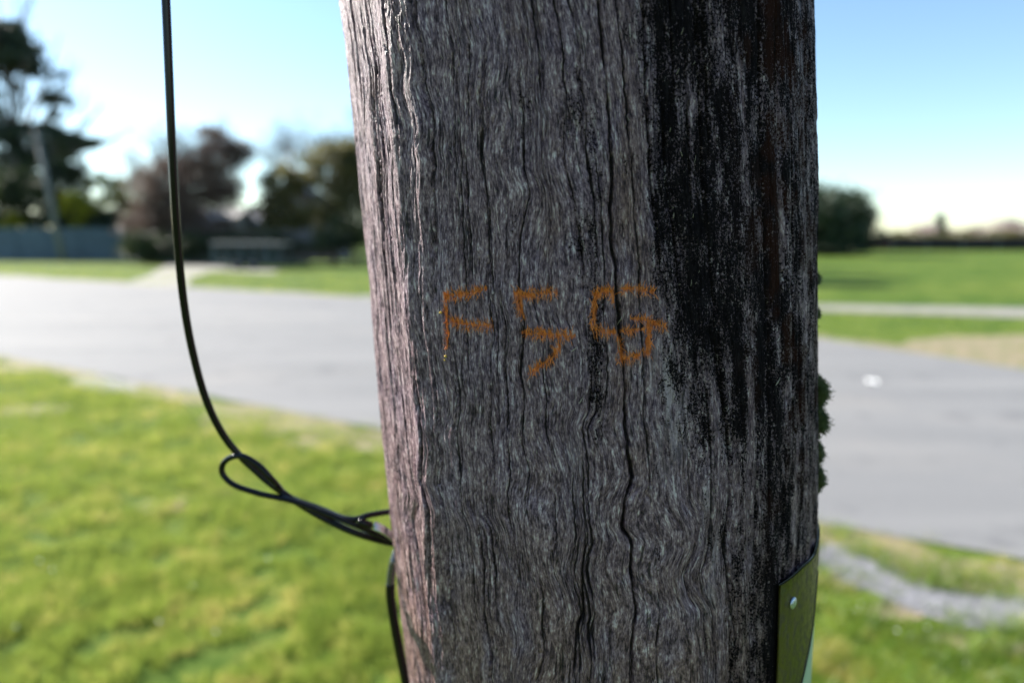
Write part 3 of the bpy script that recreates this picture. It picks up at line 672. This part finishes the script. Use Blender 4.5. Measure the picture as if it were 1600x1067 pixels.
for (dp, wd, cs, cz), (rows, sp_) in zip(cracks, cpos):
    if len(rows) > 10: carve(rows, sp_, dp, wd, Z[rows])
rr2 = np.random.RandomState(5)
for k in range(1500):                                             # shorter checks that follow the grain
    big = k < 110; zc = rr2.uniform(1.17, 1.66); L = rr2.uniform(.05, .2) if big else rr2.uniform(.010, .050); g0 = rr2.uniform(fine[0] + .004, fine[-1] - .004)
    rows = np.where((Z >= zc - L / 2) & (Z <= zc + L / 2))[0]
    if len(rows) < 14: continue
    sp_ = np.array([np.interp(g0, gr[i], S) for i in rows]); carve(rows, smooth1(sp_, 2), rr2.uniform(.0012, .0026) if big else rr2.uniform(.0004, .0016), rr2.uniform(.0005, .0009) if big else rr2.uniform(.00028, .0006), Z[rows])
# growths, stains, and a dark band beside the guard
xs = [640,700,760,800,850,900,930,960,1000,1040,1080,1120,1160,1200,1240,1270]
tb = {0:[0,0,0,.02,.15,.3,.25,.1,.72,.9,.85,.6,.9,.9,.85,.8],100:[0,0,0,.15,.2,.25,.25,.1,.5,.92,.8,.6,.9,.85,.8,.8],200:[0,0,.02,.25,.2,.45,.4,.08,.3,.95,.85,.8,.85,.9,.8,.75],
 300:[0,0,.05,.2,.1,.55,.6,.1,.1,.9,.95,.85,.9,.85,.75,.75],400:[0,0,.05,.15,.1,.55,.6,.1,.1,.7,.98,.95,.85,.85,.75,.7],500:[0,0,.05,.15,.1,.25,.5,.12,.1,.35,.95,.95,.9,.85,.75,.7],
 600:[0,0,0,.1,.1,.15,.6,.15,.15,.35,.6,.65,.85,.8,.8,.75],700:[0,0,0,.1,.05,.1,.3,.1,.1,.25,.45,.5,.65,.8,.8,.75],800:[0,0,0,0,0,.1,.1,.1,.1,.15,.3,.42,.55,.85,.8,.7],
 900:[0,0,0,0,0,.05,.05,.05,.05,.1,.2,.3,.58,.8,.6,.6],1067:[0,0,0,0,0,0,0,0,0,.05,.12,.22,.55,.85,.6,.6]}
ys = sorted(tb); rows_z = []; rows_d = []
for y in ys:
    hh = [hit(x, y) for x in xs]; rows_z.append(np.mean([q[1] for q in hh[5:12]])); rows_d.append((np.array([q[0] for q in hh]), np.array(tb[y], float)))
prof = np.stack([np.interp(S, a_, b_, left=0, right=b_[-1]) for a_, b_ in rows_d])          # (k, ns)
rz = np.array(rows_z)[::-1]; prof = prof[::-1]
zi = np.clip(np.interp(Z, rz, np.arange(len(rz))), 0, len(rz) - 1); k0 = np.minimum(zi.astype(int), len(rz) - 2); fz = (zi - k0)[:, None]
black = prof[k0] * (1 - fz) + prof[k0 + 1] * fz
black = black + (fbm(gr / .006, ZZ / .030, 6, 3) - .5) * .75 * (black > .03) + (fbm(gr / .03, ZZ / .03, 7, 2) - .5) * .2 * (black > .03)
for px, y0, y1, hw, am in ((1173, 470, 930, 7, .8), (1246, 660, 900, 6, .8), (1218, 90, 420, 5, .55), (1078, 60, 330, 5, .5), (1160, 20, 330, 6, .55), (1120, 560, 760, 6, .6), (1262, 80, 600, 4, .5)):
    zt_, zb_ = hit(px, y0)[1], hit(px, y1)[1]; sc_ = hit(px, (y0 + y1) / 2)[0] + (fbm(Z / .05, Z * 0 + px, 2, 2)[:, None] - .5) * .004
    black = black * (1 - am * np.exp(-((SS - sc_) / (hw * .0004)) ** 2) * sstep(zb_ - .01, zb_ + .03, ZZ) * sstep(zt_ + .01, zt_ - .03, ZZ) * (.4 + .8 * fbm(gr / .002, ZZ / .02, 1, 2)))
sg_ = hit(1212, 960)[0]; black = np.maximum(black, 1.25 * sstep(sg_ - .0065, sg_ - .0035, SS) * sstep(sg_ + .02, sg_ + .01, SS) * sstep(hit(1212, 905)[1] + .004, hit(1212, 905)[1] - .006, ZZ))  # dark band along the guard's left edge, set in the black mask
def gauss(px, py, rx, ry):
    s0, z0 = hit(px, py); return np.exp(-((SS - s0) / (rx * .0003)) ** 2 - ((ZZ - z0) / (ry * .0003)) ** 2)
rust = sstep(hit(1130, 300)[0], hit(1200, 300)[0], SS) * sstep(1.30, 1.42, ZZ) * sstep(.42, .68, fbm(gr / .010, ZZ / .016, 3, 3))
pale = np.clip(.8 * gauss(1110, 790, 9, 30) + .8 * gauss(1116, 850, 9, 35) + .8 * gauss(1035, 590, 22, 50) + .5 * gauss(1050, 660, 26, 70) + .6 * gauss(900, 740, 8, 40) + .5 * gauss(1110, 930, 10, 50), 0, 1)
pale = pale * sstep(.35, .6, fbm(gr / .003, ZZ / .02, 4, 3))
warm = np.clip(.8 * gauss(985, 380, 26, 200) + .6 * gauss(985, 650, 40, 90) + sstep(1.42, 1.24, ZZ) * .7 + .4 * gauss(870, 380, 30, 100), 0, 1)
# carved strokes -------------------------------------------------------------
LS = lambda x, y: hit(640 + x / 3.478, 400 + y / 3.478)
glyphs = [
 ('rust-orange carved letter F', [(13, 1, [(205,215),(203,260),(207,330),(215,420),(212,500)]), (30, .9, [(205,215),(250,212),(300,208),(350,198),(402,178)]), (30, .9, [(222,345),(290,370),(360,375),(438,378)])]),
 ('rust-orange carved figure 5', [(36, .85, [(580,205),(640,215),(700,205),(778,195)]), (30, .85, [(590,220),(602,290),(622,335)]), (34, .85, [(630,418),(700,420),(800,430),(885,436)]), (22, .9, [(815,485),(790,540),(745,575),(700,600),(662,636)])]),
 ('rust-orange carved figure 9 with extra strokes', [(34, .9, [(1008,218),(1050,188),(1102,200)]), (18, .8, [(1104,200),(1106,252)]), (22, 1, [(1006,230),(1000,320),(994,400)]), (30, .9, [(1008,402),(1070,412),(1120,420)]),
   (18, 1, [(1130,425),(1150,500),(1160,578)]), (28, .8, [(1140,565),(1200,560),(1255,540)]), (32, .95, [(1298,362),(1306,440),(1298,525)]), (26, .8, [(1280,345),(1340,365),(1392,388)]), (16, .6, [(1200,345),(1285,345)]),
   (20, .6, [(1150,412),(1280,400)]), (26, .75, [(1150,180),(1230,180),(1335,196)])])]
carvem = np.zeros((nz, ns), np.float32)
for lab, st in glyphs:
    for wd, al, pts in st:
        q = [LS(*p) for p in pts]; w_ = wd / 3.478 * .00030 * .47
        a_ = np.array(q); lo = np.searchsorted(S, a_[:, 0].min() - .006); hi_ = np.searchsorted(S, a_[:, 0].max() + .006)
        r0 = np.searchsorted(Z, a_[:, 1].min() - .006); r1 = np.searchsorted(Z, a_[:, 1].max() + .006)
        sx = S[None, lo:hi_]; zx = Z[r0:r1, None]; dm = np.full((r1 - r0, hi_ - lo), 9.0)
        for (s0, z0), (s1, z1) in zip(q[:-1], q[1:]):
            t_ = np.clip(((sx - s0) * (s1 - s0) + (zx - z0) * (z1 - z0)) / ((s1 - s0) ** 2 + (z1 - z0) ** 2), 0, 1)
            dm = np.minimum(dm, np.hypot(sx - s0 - t_ * (s1 - s0), zx - z0 - t_ * (z1 - z0)))
        fr = fbm(sx / .0006, zx / .004, 1, 2); mk = sstep(w_ * 1.35, w_ * .45, dm + (fr - .42) * w_ * 3.4) * al * (.55 + .6 * sstep(.3, .6, fbm(sx / .004, zx / .004, 3, 2)))
        carvem[r0:r1, lo:hi_] = np.maximum(carvem[r0:r1, lo:hi_], mk)
disp -= carvem * (.0007 + .0006 * fbm(SS / .0007, ZZ / .003, 2, 2)) * (1 - crackm)
crk = np.clip(crackm, 0, 1)
th = (math.pi - SS / RM); rad_ = rad(ZZ) + disp; cx_ = cen(ZZ)
V = np.stack([cx_ + np.sin(th) * rad_, DC + np.cos(th) * rad_, np.broadcast_to(ZZ, rad_.shape)], -1).reshape(-1, 3)
ii, jj = np.meshgrid(np.arange(nz - 1), np.arange(ns), indexing='ij'); j2 = (jj + 1) % ns
F = np.stack([ii * ns + jj, ii * ns + j2, (ii + 1) * ns + j2, (ii + 1) * ns + jj], -1).reshape(-1, 4)

def wood_mat():
    m, n, l, b = newmat('weathered_pole_wood'); k = NB(m)
    gv = k.attr('grain', 'Vector')            # x: across the grain (m), y: height (m), z: plain arc position (m)
    sep = n.new('ShaderNodeSeparateXYZ'); l.new(gv, sep.inputs[0]); cmb = n.new('ShaderNodeCombineXYZ'); l.new(sep.outputs[2], cmb.inputs[0]); l.new(sep.outputs[1], cmb.inputs[1]); sv = cmb.outputs[0]
    f1 = k.noise(k.scale(gv, (1500, 330, 0)), 1, 6, 0.72); f2 = k.noise(k.scale(gv, (420, 62, 0)), 1, 6, 0.68); f3 = k.noise(k.scale(gv, (2300, 420, 0)), 1, 4, .65)
    hue = k.noise(k.scale(gv, (60, 28, 0)), 1, 4, 0.6)
    f4 = k.noise(k.scale(gv, (800, 150, 0)), 1, 5, .7)
    ff = k.m('ADD', k.m('MULTIPLY', f1, .38), k.m('ADD', k.m('MULTIPLY', f2, .32), k.m('MULTIPLY', f4, .30)))
    grey = k.ramp(ff, [(0.405, (0.009, 0.006, 0.009)), (0.465, (0.085, 0.050, 0.075)), (0.53, (0.30, 0.205, 0.25)), (0.585, (0.66, 0.56, 0.575)), (0.69, (0.92, 0.87, 0.87))])
    brown = k.ramp(ff, [(0.405, (0.009, 0.006, 0.006)), (0.465, (0.09, 0.048, 0.046)), (0.535, (0.28, 0.165, 0.145)), (0.595, (0.56, 0.43, 0.37)), (0.70, (0.84, 0.76, 0.70))])
    wf = k.m('MULTIPLY', k.step(hue, .30, .56), k.m('ADD', k.m('MULTIPLY', k.attr('warm'), .75), .35, clamp=True))
    col = k.mix(wf, grey, brown)
    gl = k.noise(k.scale(gv, (330, 110, 0)), 1, 4, .65); col = k.mix(k.step(gl, .68, .76, 0, .45), col, (.17, .2, .08))
    col = k.mix(k.m('MULTIPLY', k.attr('pale'), .75), col, (.60, .48, .50))
    bf = k.noise(k.scale(gv, (260, 60, 0)), 1, 4, .6); 
    # black crust and the dark band by the guard, in grains
    sp1 = k.noise(k.scale(sv, (1150, 700, 0)), 1, 5, .75); sp2 = k.noise(k.scale(sv, (240, 70, 0)), 1, 4, .65)
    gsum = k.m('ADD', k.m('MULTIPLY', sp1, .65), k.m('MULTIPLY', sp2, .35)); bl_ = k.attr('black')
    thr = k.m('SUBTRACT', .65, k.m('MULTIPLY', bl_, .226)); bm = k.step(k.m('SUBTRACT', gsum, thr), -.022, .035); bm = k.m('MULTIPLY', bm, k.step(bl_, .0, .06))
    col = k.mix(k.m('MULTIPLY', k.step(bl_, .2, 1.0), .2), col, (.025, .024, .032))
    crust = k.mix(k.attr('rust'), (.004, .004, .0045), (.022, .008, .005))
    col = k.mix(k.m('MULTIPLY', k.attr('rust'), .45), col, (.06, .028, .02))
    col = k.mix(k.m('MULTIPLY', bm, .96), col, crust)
    col = k.mix(k.m('MULTIPLY', k.step(k.attr('crack'), .2, .7), .85), col, (.012, .009, .008))
    # hair-fine drying checks along the grain
    hc = k.noise(k.scale(gv, (210, 9, 0)), 1, 3, .55); hl = k.m('ABSOLUTE', k.m('SUBTRACT', hc, .5)); hgt_ = k.noise(k.scale(gv, (90, 34, 0)), 1, 3, .6)
    hm = k.m('MULTIPLY', k.step(hl, .012, .003), k.step(hgt_, .46, .56)); col = k.mix(k.m('MULTIPLY', hm, .85), col, (.012, .009, .010))
    of = k.noise(k.scale(gv, (1700, 240, 0)), 1, 4, .7)
    orange = k.ramp(of, [(.33, (.26, .05, .012)), (.5, (.85, .22, .045)), (.66, (1.0, .42, .12))])
    cf = k.m('MULTIPLY', k.attr('carve'), k.step(of, .22, .42, .55, 1.0)); col = k.mix(k.m('MINIMUM', k.m('MULTIPLY', cf, 1.15), .97), col, orange)
    l.new(col, b.inputs['Base Color'])
    l.new(k.m('ADD', k.step(f1, .35, .7, .52, .30), k.m('MULTIPLY', bm, .4), clamp=True), b.inputs['Roughness']); l.new(k.m('SUBTRACT', .26, k.m('MULTIPLY', bm, .24)), b.inputs['Specular IOR Level'])
    hsum = k.m('ADD', k.m('MULTIPLY', f1, 1.0), k.m('ADD', k.m('MULTIPLY', f2, .7), k.m('MULTIPLY', f3, .5))); hsum = k.m('ADD', hsum, k.m('SUBTRACT', k.m('MULTIPLY', bm, k.m('MULTIPLY', sp1, .8)), k.m('MULTIPLY', hm, .8)))
    l.new(k.bump(hsum, 1.0, .0012), b.inputs['Normal']); return m
M['wood'] = wood_mat()
pole = empty('wooden_pole', (float(cen(0)), DC, 0), 'huge weathered grey wooden pole with orange carved marks filling the middle', 'pole')
sh = mesh_np('shaft', V, F, M['wood'], pole, True)
me = sh.data
def fattr(nm, arr):
    at = me.attributes.new(nm, 'FLOAT', 'POINT'); at.data.foreach_set('value', np.ascontiguousarray(np.broadcast_to(arr, (nz, ns)), dtype=np.float32).ravel())
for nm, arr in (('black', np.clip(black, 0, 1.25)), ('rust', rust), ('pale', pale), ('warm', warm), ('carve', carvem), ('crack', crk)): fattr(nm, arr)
at = me.attributes.new('grain', 'FLOAT_VECTOR', 'POINT'); at.data.foreach_set('vector', np.stack([gr, np.broadcast_to(ZZ, gr.shape), np.broadcast_to(SS, gr.shape)], -1).astype(np.float32).ravel())
# domed cap closing the pole top
MB().tube([(float(cen(8.6)), DC, 8.595), (float(cen(8.6)), DC, 8.62)], [float(rad(8.6)) * 1.01, float(rad(8.6)) * .9], 40).build('cap', M['greypost'], pole, True)

def surf(s, z, off):
    i = min(np.searchsorted(Z, z), nz - 1); j = min(np.searchsorted(S, s), ns - 1)
    t_ = math.pi - s / RM; r_ = float(rad(z)) + float(disp[i, j]) + off
    return Vector((float(cen(z)) + math.sin(t_) * r_, DC + math.cos(t_) * r_, z))
# torn orange fibres standing out of each carved mark
for lab, st in glyphs:
    mb = MB()
    for wd, al, pts in st:
        q = [LS(*p) for p in pts]; w_ = wd / 3.478 * .00030
        for (s0, z0), (s1, z1) in zip(q[:-1], q[1:]):
            L = math.hypot(s1 - s0, z1 - z0); hor = abs(s1 - s0) / L
            for _ in range(int(L * 6500 * al * (wd / 30 + .3))):
                t_ = rnd.random(); s_ = s0 + (s1 - s0) * t_ + rnd.uniform(-1, 1) * w_ * .45 * (1 - .5 * hor); z_ = z0 + (z1 - z0) * t_ + rnd.uniform(-1, 1) * w_ * (.5 if hor > .5 else .4)
                ln = rnd.uniform(.0012, .0042) * (.7 if wd < 15 else 1); a_ = rnd.gauss(0, .45); sg = 1 if rnd.random() < .5 else -1
                p0 = surf(s_, z_, -.0002); p1 = surf(s_ + math.sin(a_) * ln * .5, z_ + sg * math.cos(a_) * ln * .5, rnd.uniform(.0002, .0006)); p2 = surf(s_ + math.sin(a_) * ln, z_ + sg * math.cos(a_) * ln, rnd.uniform(.0, .0020))
                r_ = rnd.uniform(.00007, .00017); mb.tube([p0, p1, p2], [r_, r_, r_ * .3], 3, False)
    o = mb.build('carved_mark', M['orange_fibre'], pole); o['label'] = lab
# loose splinters elsewhere
mb = MB()
for px, py, a_, ln in ((628, 45, .25, .006), (626, 80, -.1, .005), (966, 512, -.45, .008), (970, 560, .05, .009), (963, 444, .4, .005), (905, 631, -.5, .004), (893, 549, -.9, .004), (752, 575, .7, .003), (1211, 602, -.5, .005), (610, 770, 1.2, .006)) + tuple((rnd.uniform(600, 1100), rnd.uniform(20, 1040), rnd.gauss(0, .4), rnd.uniform(.001, .0035)) for _ in range(120)):
    s_, z_ = hit(px, py); p0 = surf(s_, z_, -.0001); p2 = surf(s_ - math.sin(a_) * ln, z_ + math.cos(a_) * ln, .0012); p1 = p0.lerp(p2, .5) + (p0 - Vector((float(cen(z_)), DC, z_))).normalized() * .0003
    r_ = .00022 if ln > .0036 else .0001; mb.tube([p0, p1, p2], [r_, r_, r_ * .2], 4, False)
tag(mb.build('splinters', M['splinter'], pole), kind='stuff')
for px, py, r_ in ((692, 488, .0008), (699, 556, .0008), (697, 562, .0005)):
    s_, z_ = hit(px, py); c = surf(s_, z_, .0004); rows_ = []
    me_ = bpy.data.meshes.new('resin_drop'); import bmesh
    bm_ = bmesh.new(); bmesh.ops.create_icosphere(bm_, subdivisions=2, radius=r_)
    for v in bm_.verts: v.co *= rnd.uniform(.75, 1.2)
    bm_.to_mesh(me_); bm_.free(); me_.materials.append(M['resin']); o = bpy.data.objects.new('resin_drop', me_); C.objects.link(o); o.location = c - pole.location; o.parent = pole

# ---------------------------------------------------------------- plastic guard on the pole (lower right)
def sheet(name, fpts, off, thick, mat, parent, nu=30, nv=40, bulge=None):
    """curved sheet wrapped on the pole; fpts(u,v)->(s,z)"""
    mb = MB(); idx = {}
    for side, of in ((0, off), (1, off + thick)):
        for i in range(nu + 1):
            for j in range(nv + 1):
                s_, z_ = fpts(i / nu, j / nv); t_ = math.pi - s_ / RM; r_ = float(rad(z_)) + of + (bulge(i / nu, j / nv) if bulge else 0)
                idx[side, i, j] = len(mb.v); mb.v.append((float(cen(z_)) + math.sin(t_) * r_, DC + math.cos(t_) * r_, z_))
    for i in range(nu):
        for j in range(nv):
            mb.f.append((idx[0, i, j], idx[0, i, j + 1], idx[0, i + 1, j + 1], idx[0, i + 1, j]))
            mb.f.append((idx[1, i, j], idx[1, i + 1, j], idx[1, i + 1, j + 1], idx[1, i, j + 1]))
    for i in range(nu):
        for j in (0, nv): mb.f.append((idx[0, i, j], idx[0, i + 1, j], idx[1, i + 1, j], idx[1, i, j]))
    for j in range(nv):
        for i in (0, nu): mb.f.append((idx[0, i, j], idx[1, i, j], idx[1, i, j + 1], idx[0, i, j + 1]))
    return mb.build(name, mat, parent, True)
A = [hit(1212, 912), hit(1214, 960), hit(1219, 1067)]; sR, zR = hit(1266, 865)
sl = A[0][0]; ztopL = A[0][1]; 
s_end = sl + .16
topc = [hit(x, y) for x, y in ((1212, 911), (1222, 905), (1235, 895), (1248, 882), (1258, 874), (1266, 864))]
def ztop(s): 
    return np.interp(s, [q[0] for q in topc] + [topc[-1][0] + .03, topc[-1][0] + .2], [q[1] for q in topc] + [topc[-1][1] + .004, topc[-1][1] + .004])
gd = empty('cable_guard', pole.location + Vector((0.1, 0, 0)), 'olive-yellow curved plastic guard nailed to the lower right of the wooden pole', 'guard')
e0 = hit(1262, 972); e1 = hit(1243, 1067)
def zbot(s):
    return np.interp(s, [sl - .01, e1[0] - .003, e1[0], e0[0], e0[0] + .01, s_end], [e1[1] - .35, e1[1] - .12, e1[1] - .0, e0[1], e0[1] + .03, e0[1] + .06])
def fg(u, v):
    s = sl + (s_end - sl) * u ** 1.6; return s, zbot(s) + (ztop(s) - zbot(s)) * v
sheet('guard_sheet', fg, .0018, .0013, M['olive'], gd, 70, 40)
MB().tube([Vector((float(cen(z_)) + math.sin(math.pi - s_ / RM) * (float(rad(z_)) + .0030), DC + math.cos(math.pi - s_ / RM) * (float(rad(z_)) + .0030), z_)) for s_, z_ in [(q_, float(zbot(q_))) for q_ in np.linspace(e1[0] - .003, e0[0] + .01, 30)]], .0007, 8).build('rim', M['rubber'], gd, True)
def f2_(u, v):
    s = sl + .012 + (.15) * u; return s, .3 + (e0[1] + .02 - .3) * v
tag(sheet('backing_sheet', f2_, .0008, .0012, M['palegreen'], gd, 40, 30), 'pale green backing strip showing below the olive sheet')
s_, z_ = hit(1230, 938); t_ = math.pi - s_ / RM; nrm = Vector((math.sin(t_), math.cos(t_), 0)); c = Vector((float(cen(z_)), DC, z_)) + nrm * (float(rad(z_)) + .0031)
MB().tube([c, c + nrm * .0007, c + nrm * .0013], [.0034, .0034, .0022], 20).build('nail', M['nail'], gd, True)

# ---------------------------------------------------------------- moss tufts on the right edge
def moss(px, py, ry, out, label, seed):
    rg = random.Random(seed); s0, z0 = hit(px, py); mb = MB(); b_ = surf(s0, z0, 0)
    for _ in range(int(420 * ry / 20)):
        v = rg.gauss(0, .45); z_ = z0 + v * ry * .00041; s_ = s0 + rg.uniform(-.002, .012); e = math.exp(-v * v * 1.5)
        p0 = surf(s_, z_, -.0005); t_ = math.pi - s_ / RM; nn = Vector((math.sin(t_), math.cos(t_), rg.uniform(-.5, .7))).normalized()
        L = out * .00033 * e * rg.uniform(.5, 1.25); p2 = p0 + nn * L + Vector((rg.gauss(0, 1), rg.gauss(0, 1), rg.gauss(0, 1))) * L * .17
        mb.tube([p0, p0.lerp(p2, .55) + Vector((0, 0, L * .08)), p2], [.00025, .00032, .00006], 4, False)
        for k in range(5):
            c0 = p0.lerp(p2, rg.uniform(.4, .95)); c1 = c0 + Vector((rg.gauss(0, 1), rg.gauss(0, 1), rg.gauss(0, 1))) * .0011; mb.tube([c0, c1], [.00018, .00005], 3, False)
    o = mb.build('moss_tuft', M['moss'], None, False, b_); tag(o, label, 'moss', 'moss tufts on the right edge of the pole')
moss(1279, 615, 26, 20, 'uppermost of the large moss tufts on the right edge of the pole', 1)
moss(1279, 660, 24, 19, 'second large moss tuft, directly under the uppermost large one', 2)
moss(1278, 710, 18, 11, 'thin moss tuft below the two large ones on the pole edge', 3)
moss(1277, 750, 22, 13, 'lowest moss tuft on the right edge of the pole', 4)
moss(1279, 437, 10, 6, 'tiny moss speck high on the right edge, level with the lawn', 5)
moss(1280, 492, 9, 6, 'tiny moss speck on the right edge, level with the footpath', 6)

# ---------------------------------------------------------------- cables on the left
def pts3(l): return [P(x, y, d) for x, y, d in l]
cb = empty('drooping_cable', P(440, 770, .445), 'long black cable hanging from above and curving into the twisted loop', 'cable')
path = [Vector((-.05, .47, 7.5)), Vector((-.16, .43, 4.5)), Vector((-.205, .412, 2.6)), Vector((-.2105, .4065, 2.0))] + spline(pts3([(248, -330, .405), (252, -160, .405), (255, -80, .4075), (259, 0, .41), (264, 120, .413), (269, 240, .416), (276, 360, .42), (286, 465, .425), (301, 550, .43), (324, 630, .435), (356, 690, .44), (400, 736, .4445), (445, 772, .446), (500, 806, .447), (560, 834, .448), (625, 850, .462), (680, 850, .50)]), 10)
MB().tube(path, .0024, 14).build('sheath', M['rubber'], cb, True)
lp = empty('twisted_loop', P(400, 740, .44), 'black wire doubled into a teardrop loop and twisted round the cable', 'wire')
l1 = spline(pts3([(690, 855, .51), (622, 846, .458), (560, 822, .4405), (505, 800, .4405), (455, 782, .4395), (405, 771, .441), (365, 757, .4425), (347, 738, .443), (352, 720, .4425), (375, 712, .4385), (403, 726, .437), (428, 752, .438), (452, 776, .4525), (500, 794, .4535), (545, 811, .441), (580, 804, .444), (612, 799, .455), (660, 796, .49)]), 10)
MB().tube(l1, .0020, 12).build('strand', M['rubber'], lp, True)
MB().tube(spline(pts3([(560, 812, .4385), (571, 818, .4385), (582, 821, .44)]), 4), [.0012, .0024, .0026, .0026, .0026, .0026, .0026, .0024, .0012], 12).build('knot', M['rubber'], lp, True)
hk = empty('steel_sleeve', P(600, 830, .444), 'short shiny steel sleeve where the wires meet the pole', 'fitting')
MB().tube(spline(pts3([(584, 819, .441), (600, 827, .442), (622, 842, .453), (655, 852, .49)]), 5), .0023, 12).build('barrel', M['steel'], hk, True)
MB().tube(spline(pts3([(585, 825, .4375), (601, 833, .4385), (622, 847, .450), (655, 857, .488)]), 5), .0013, 10).build('barrel', M['steel'], hk, True)
rd = empty('earth_cable', P(612, 900, .45), 'thick glossy black cable bending straight down along the left side of the pole', 'cable')
MB().tube(spline(pts3([(650, 850, .50), (625, 858, .463), (617, 872, .456), (612, 892, .455), (610, 915, .455), (611, 932, .455)]), 6), .0031, 14).build('cable_end', M['gloss'], rd, True)
q = pts3([(610, 912, .4545), (610, 930, .4545), (614, 960, .4545), (621, 1000, .455), (629, 1040, .456), (635, 1070, .457)])
last = q[-1]; q += [last + (q[-1] - q[-2]).normalized() * .12, Vector((float(cen(.5)) - .175, DC, .5)), Vector((float(cen(0)) - .18, DC, 0))]
MB().tube(spline(q, 8), .0034, 14).build('sheath', M['rubber'], rd, True)
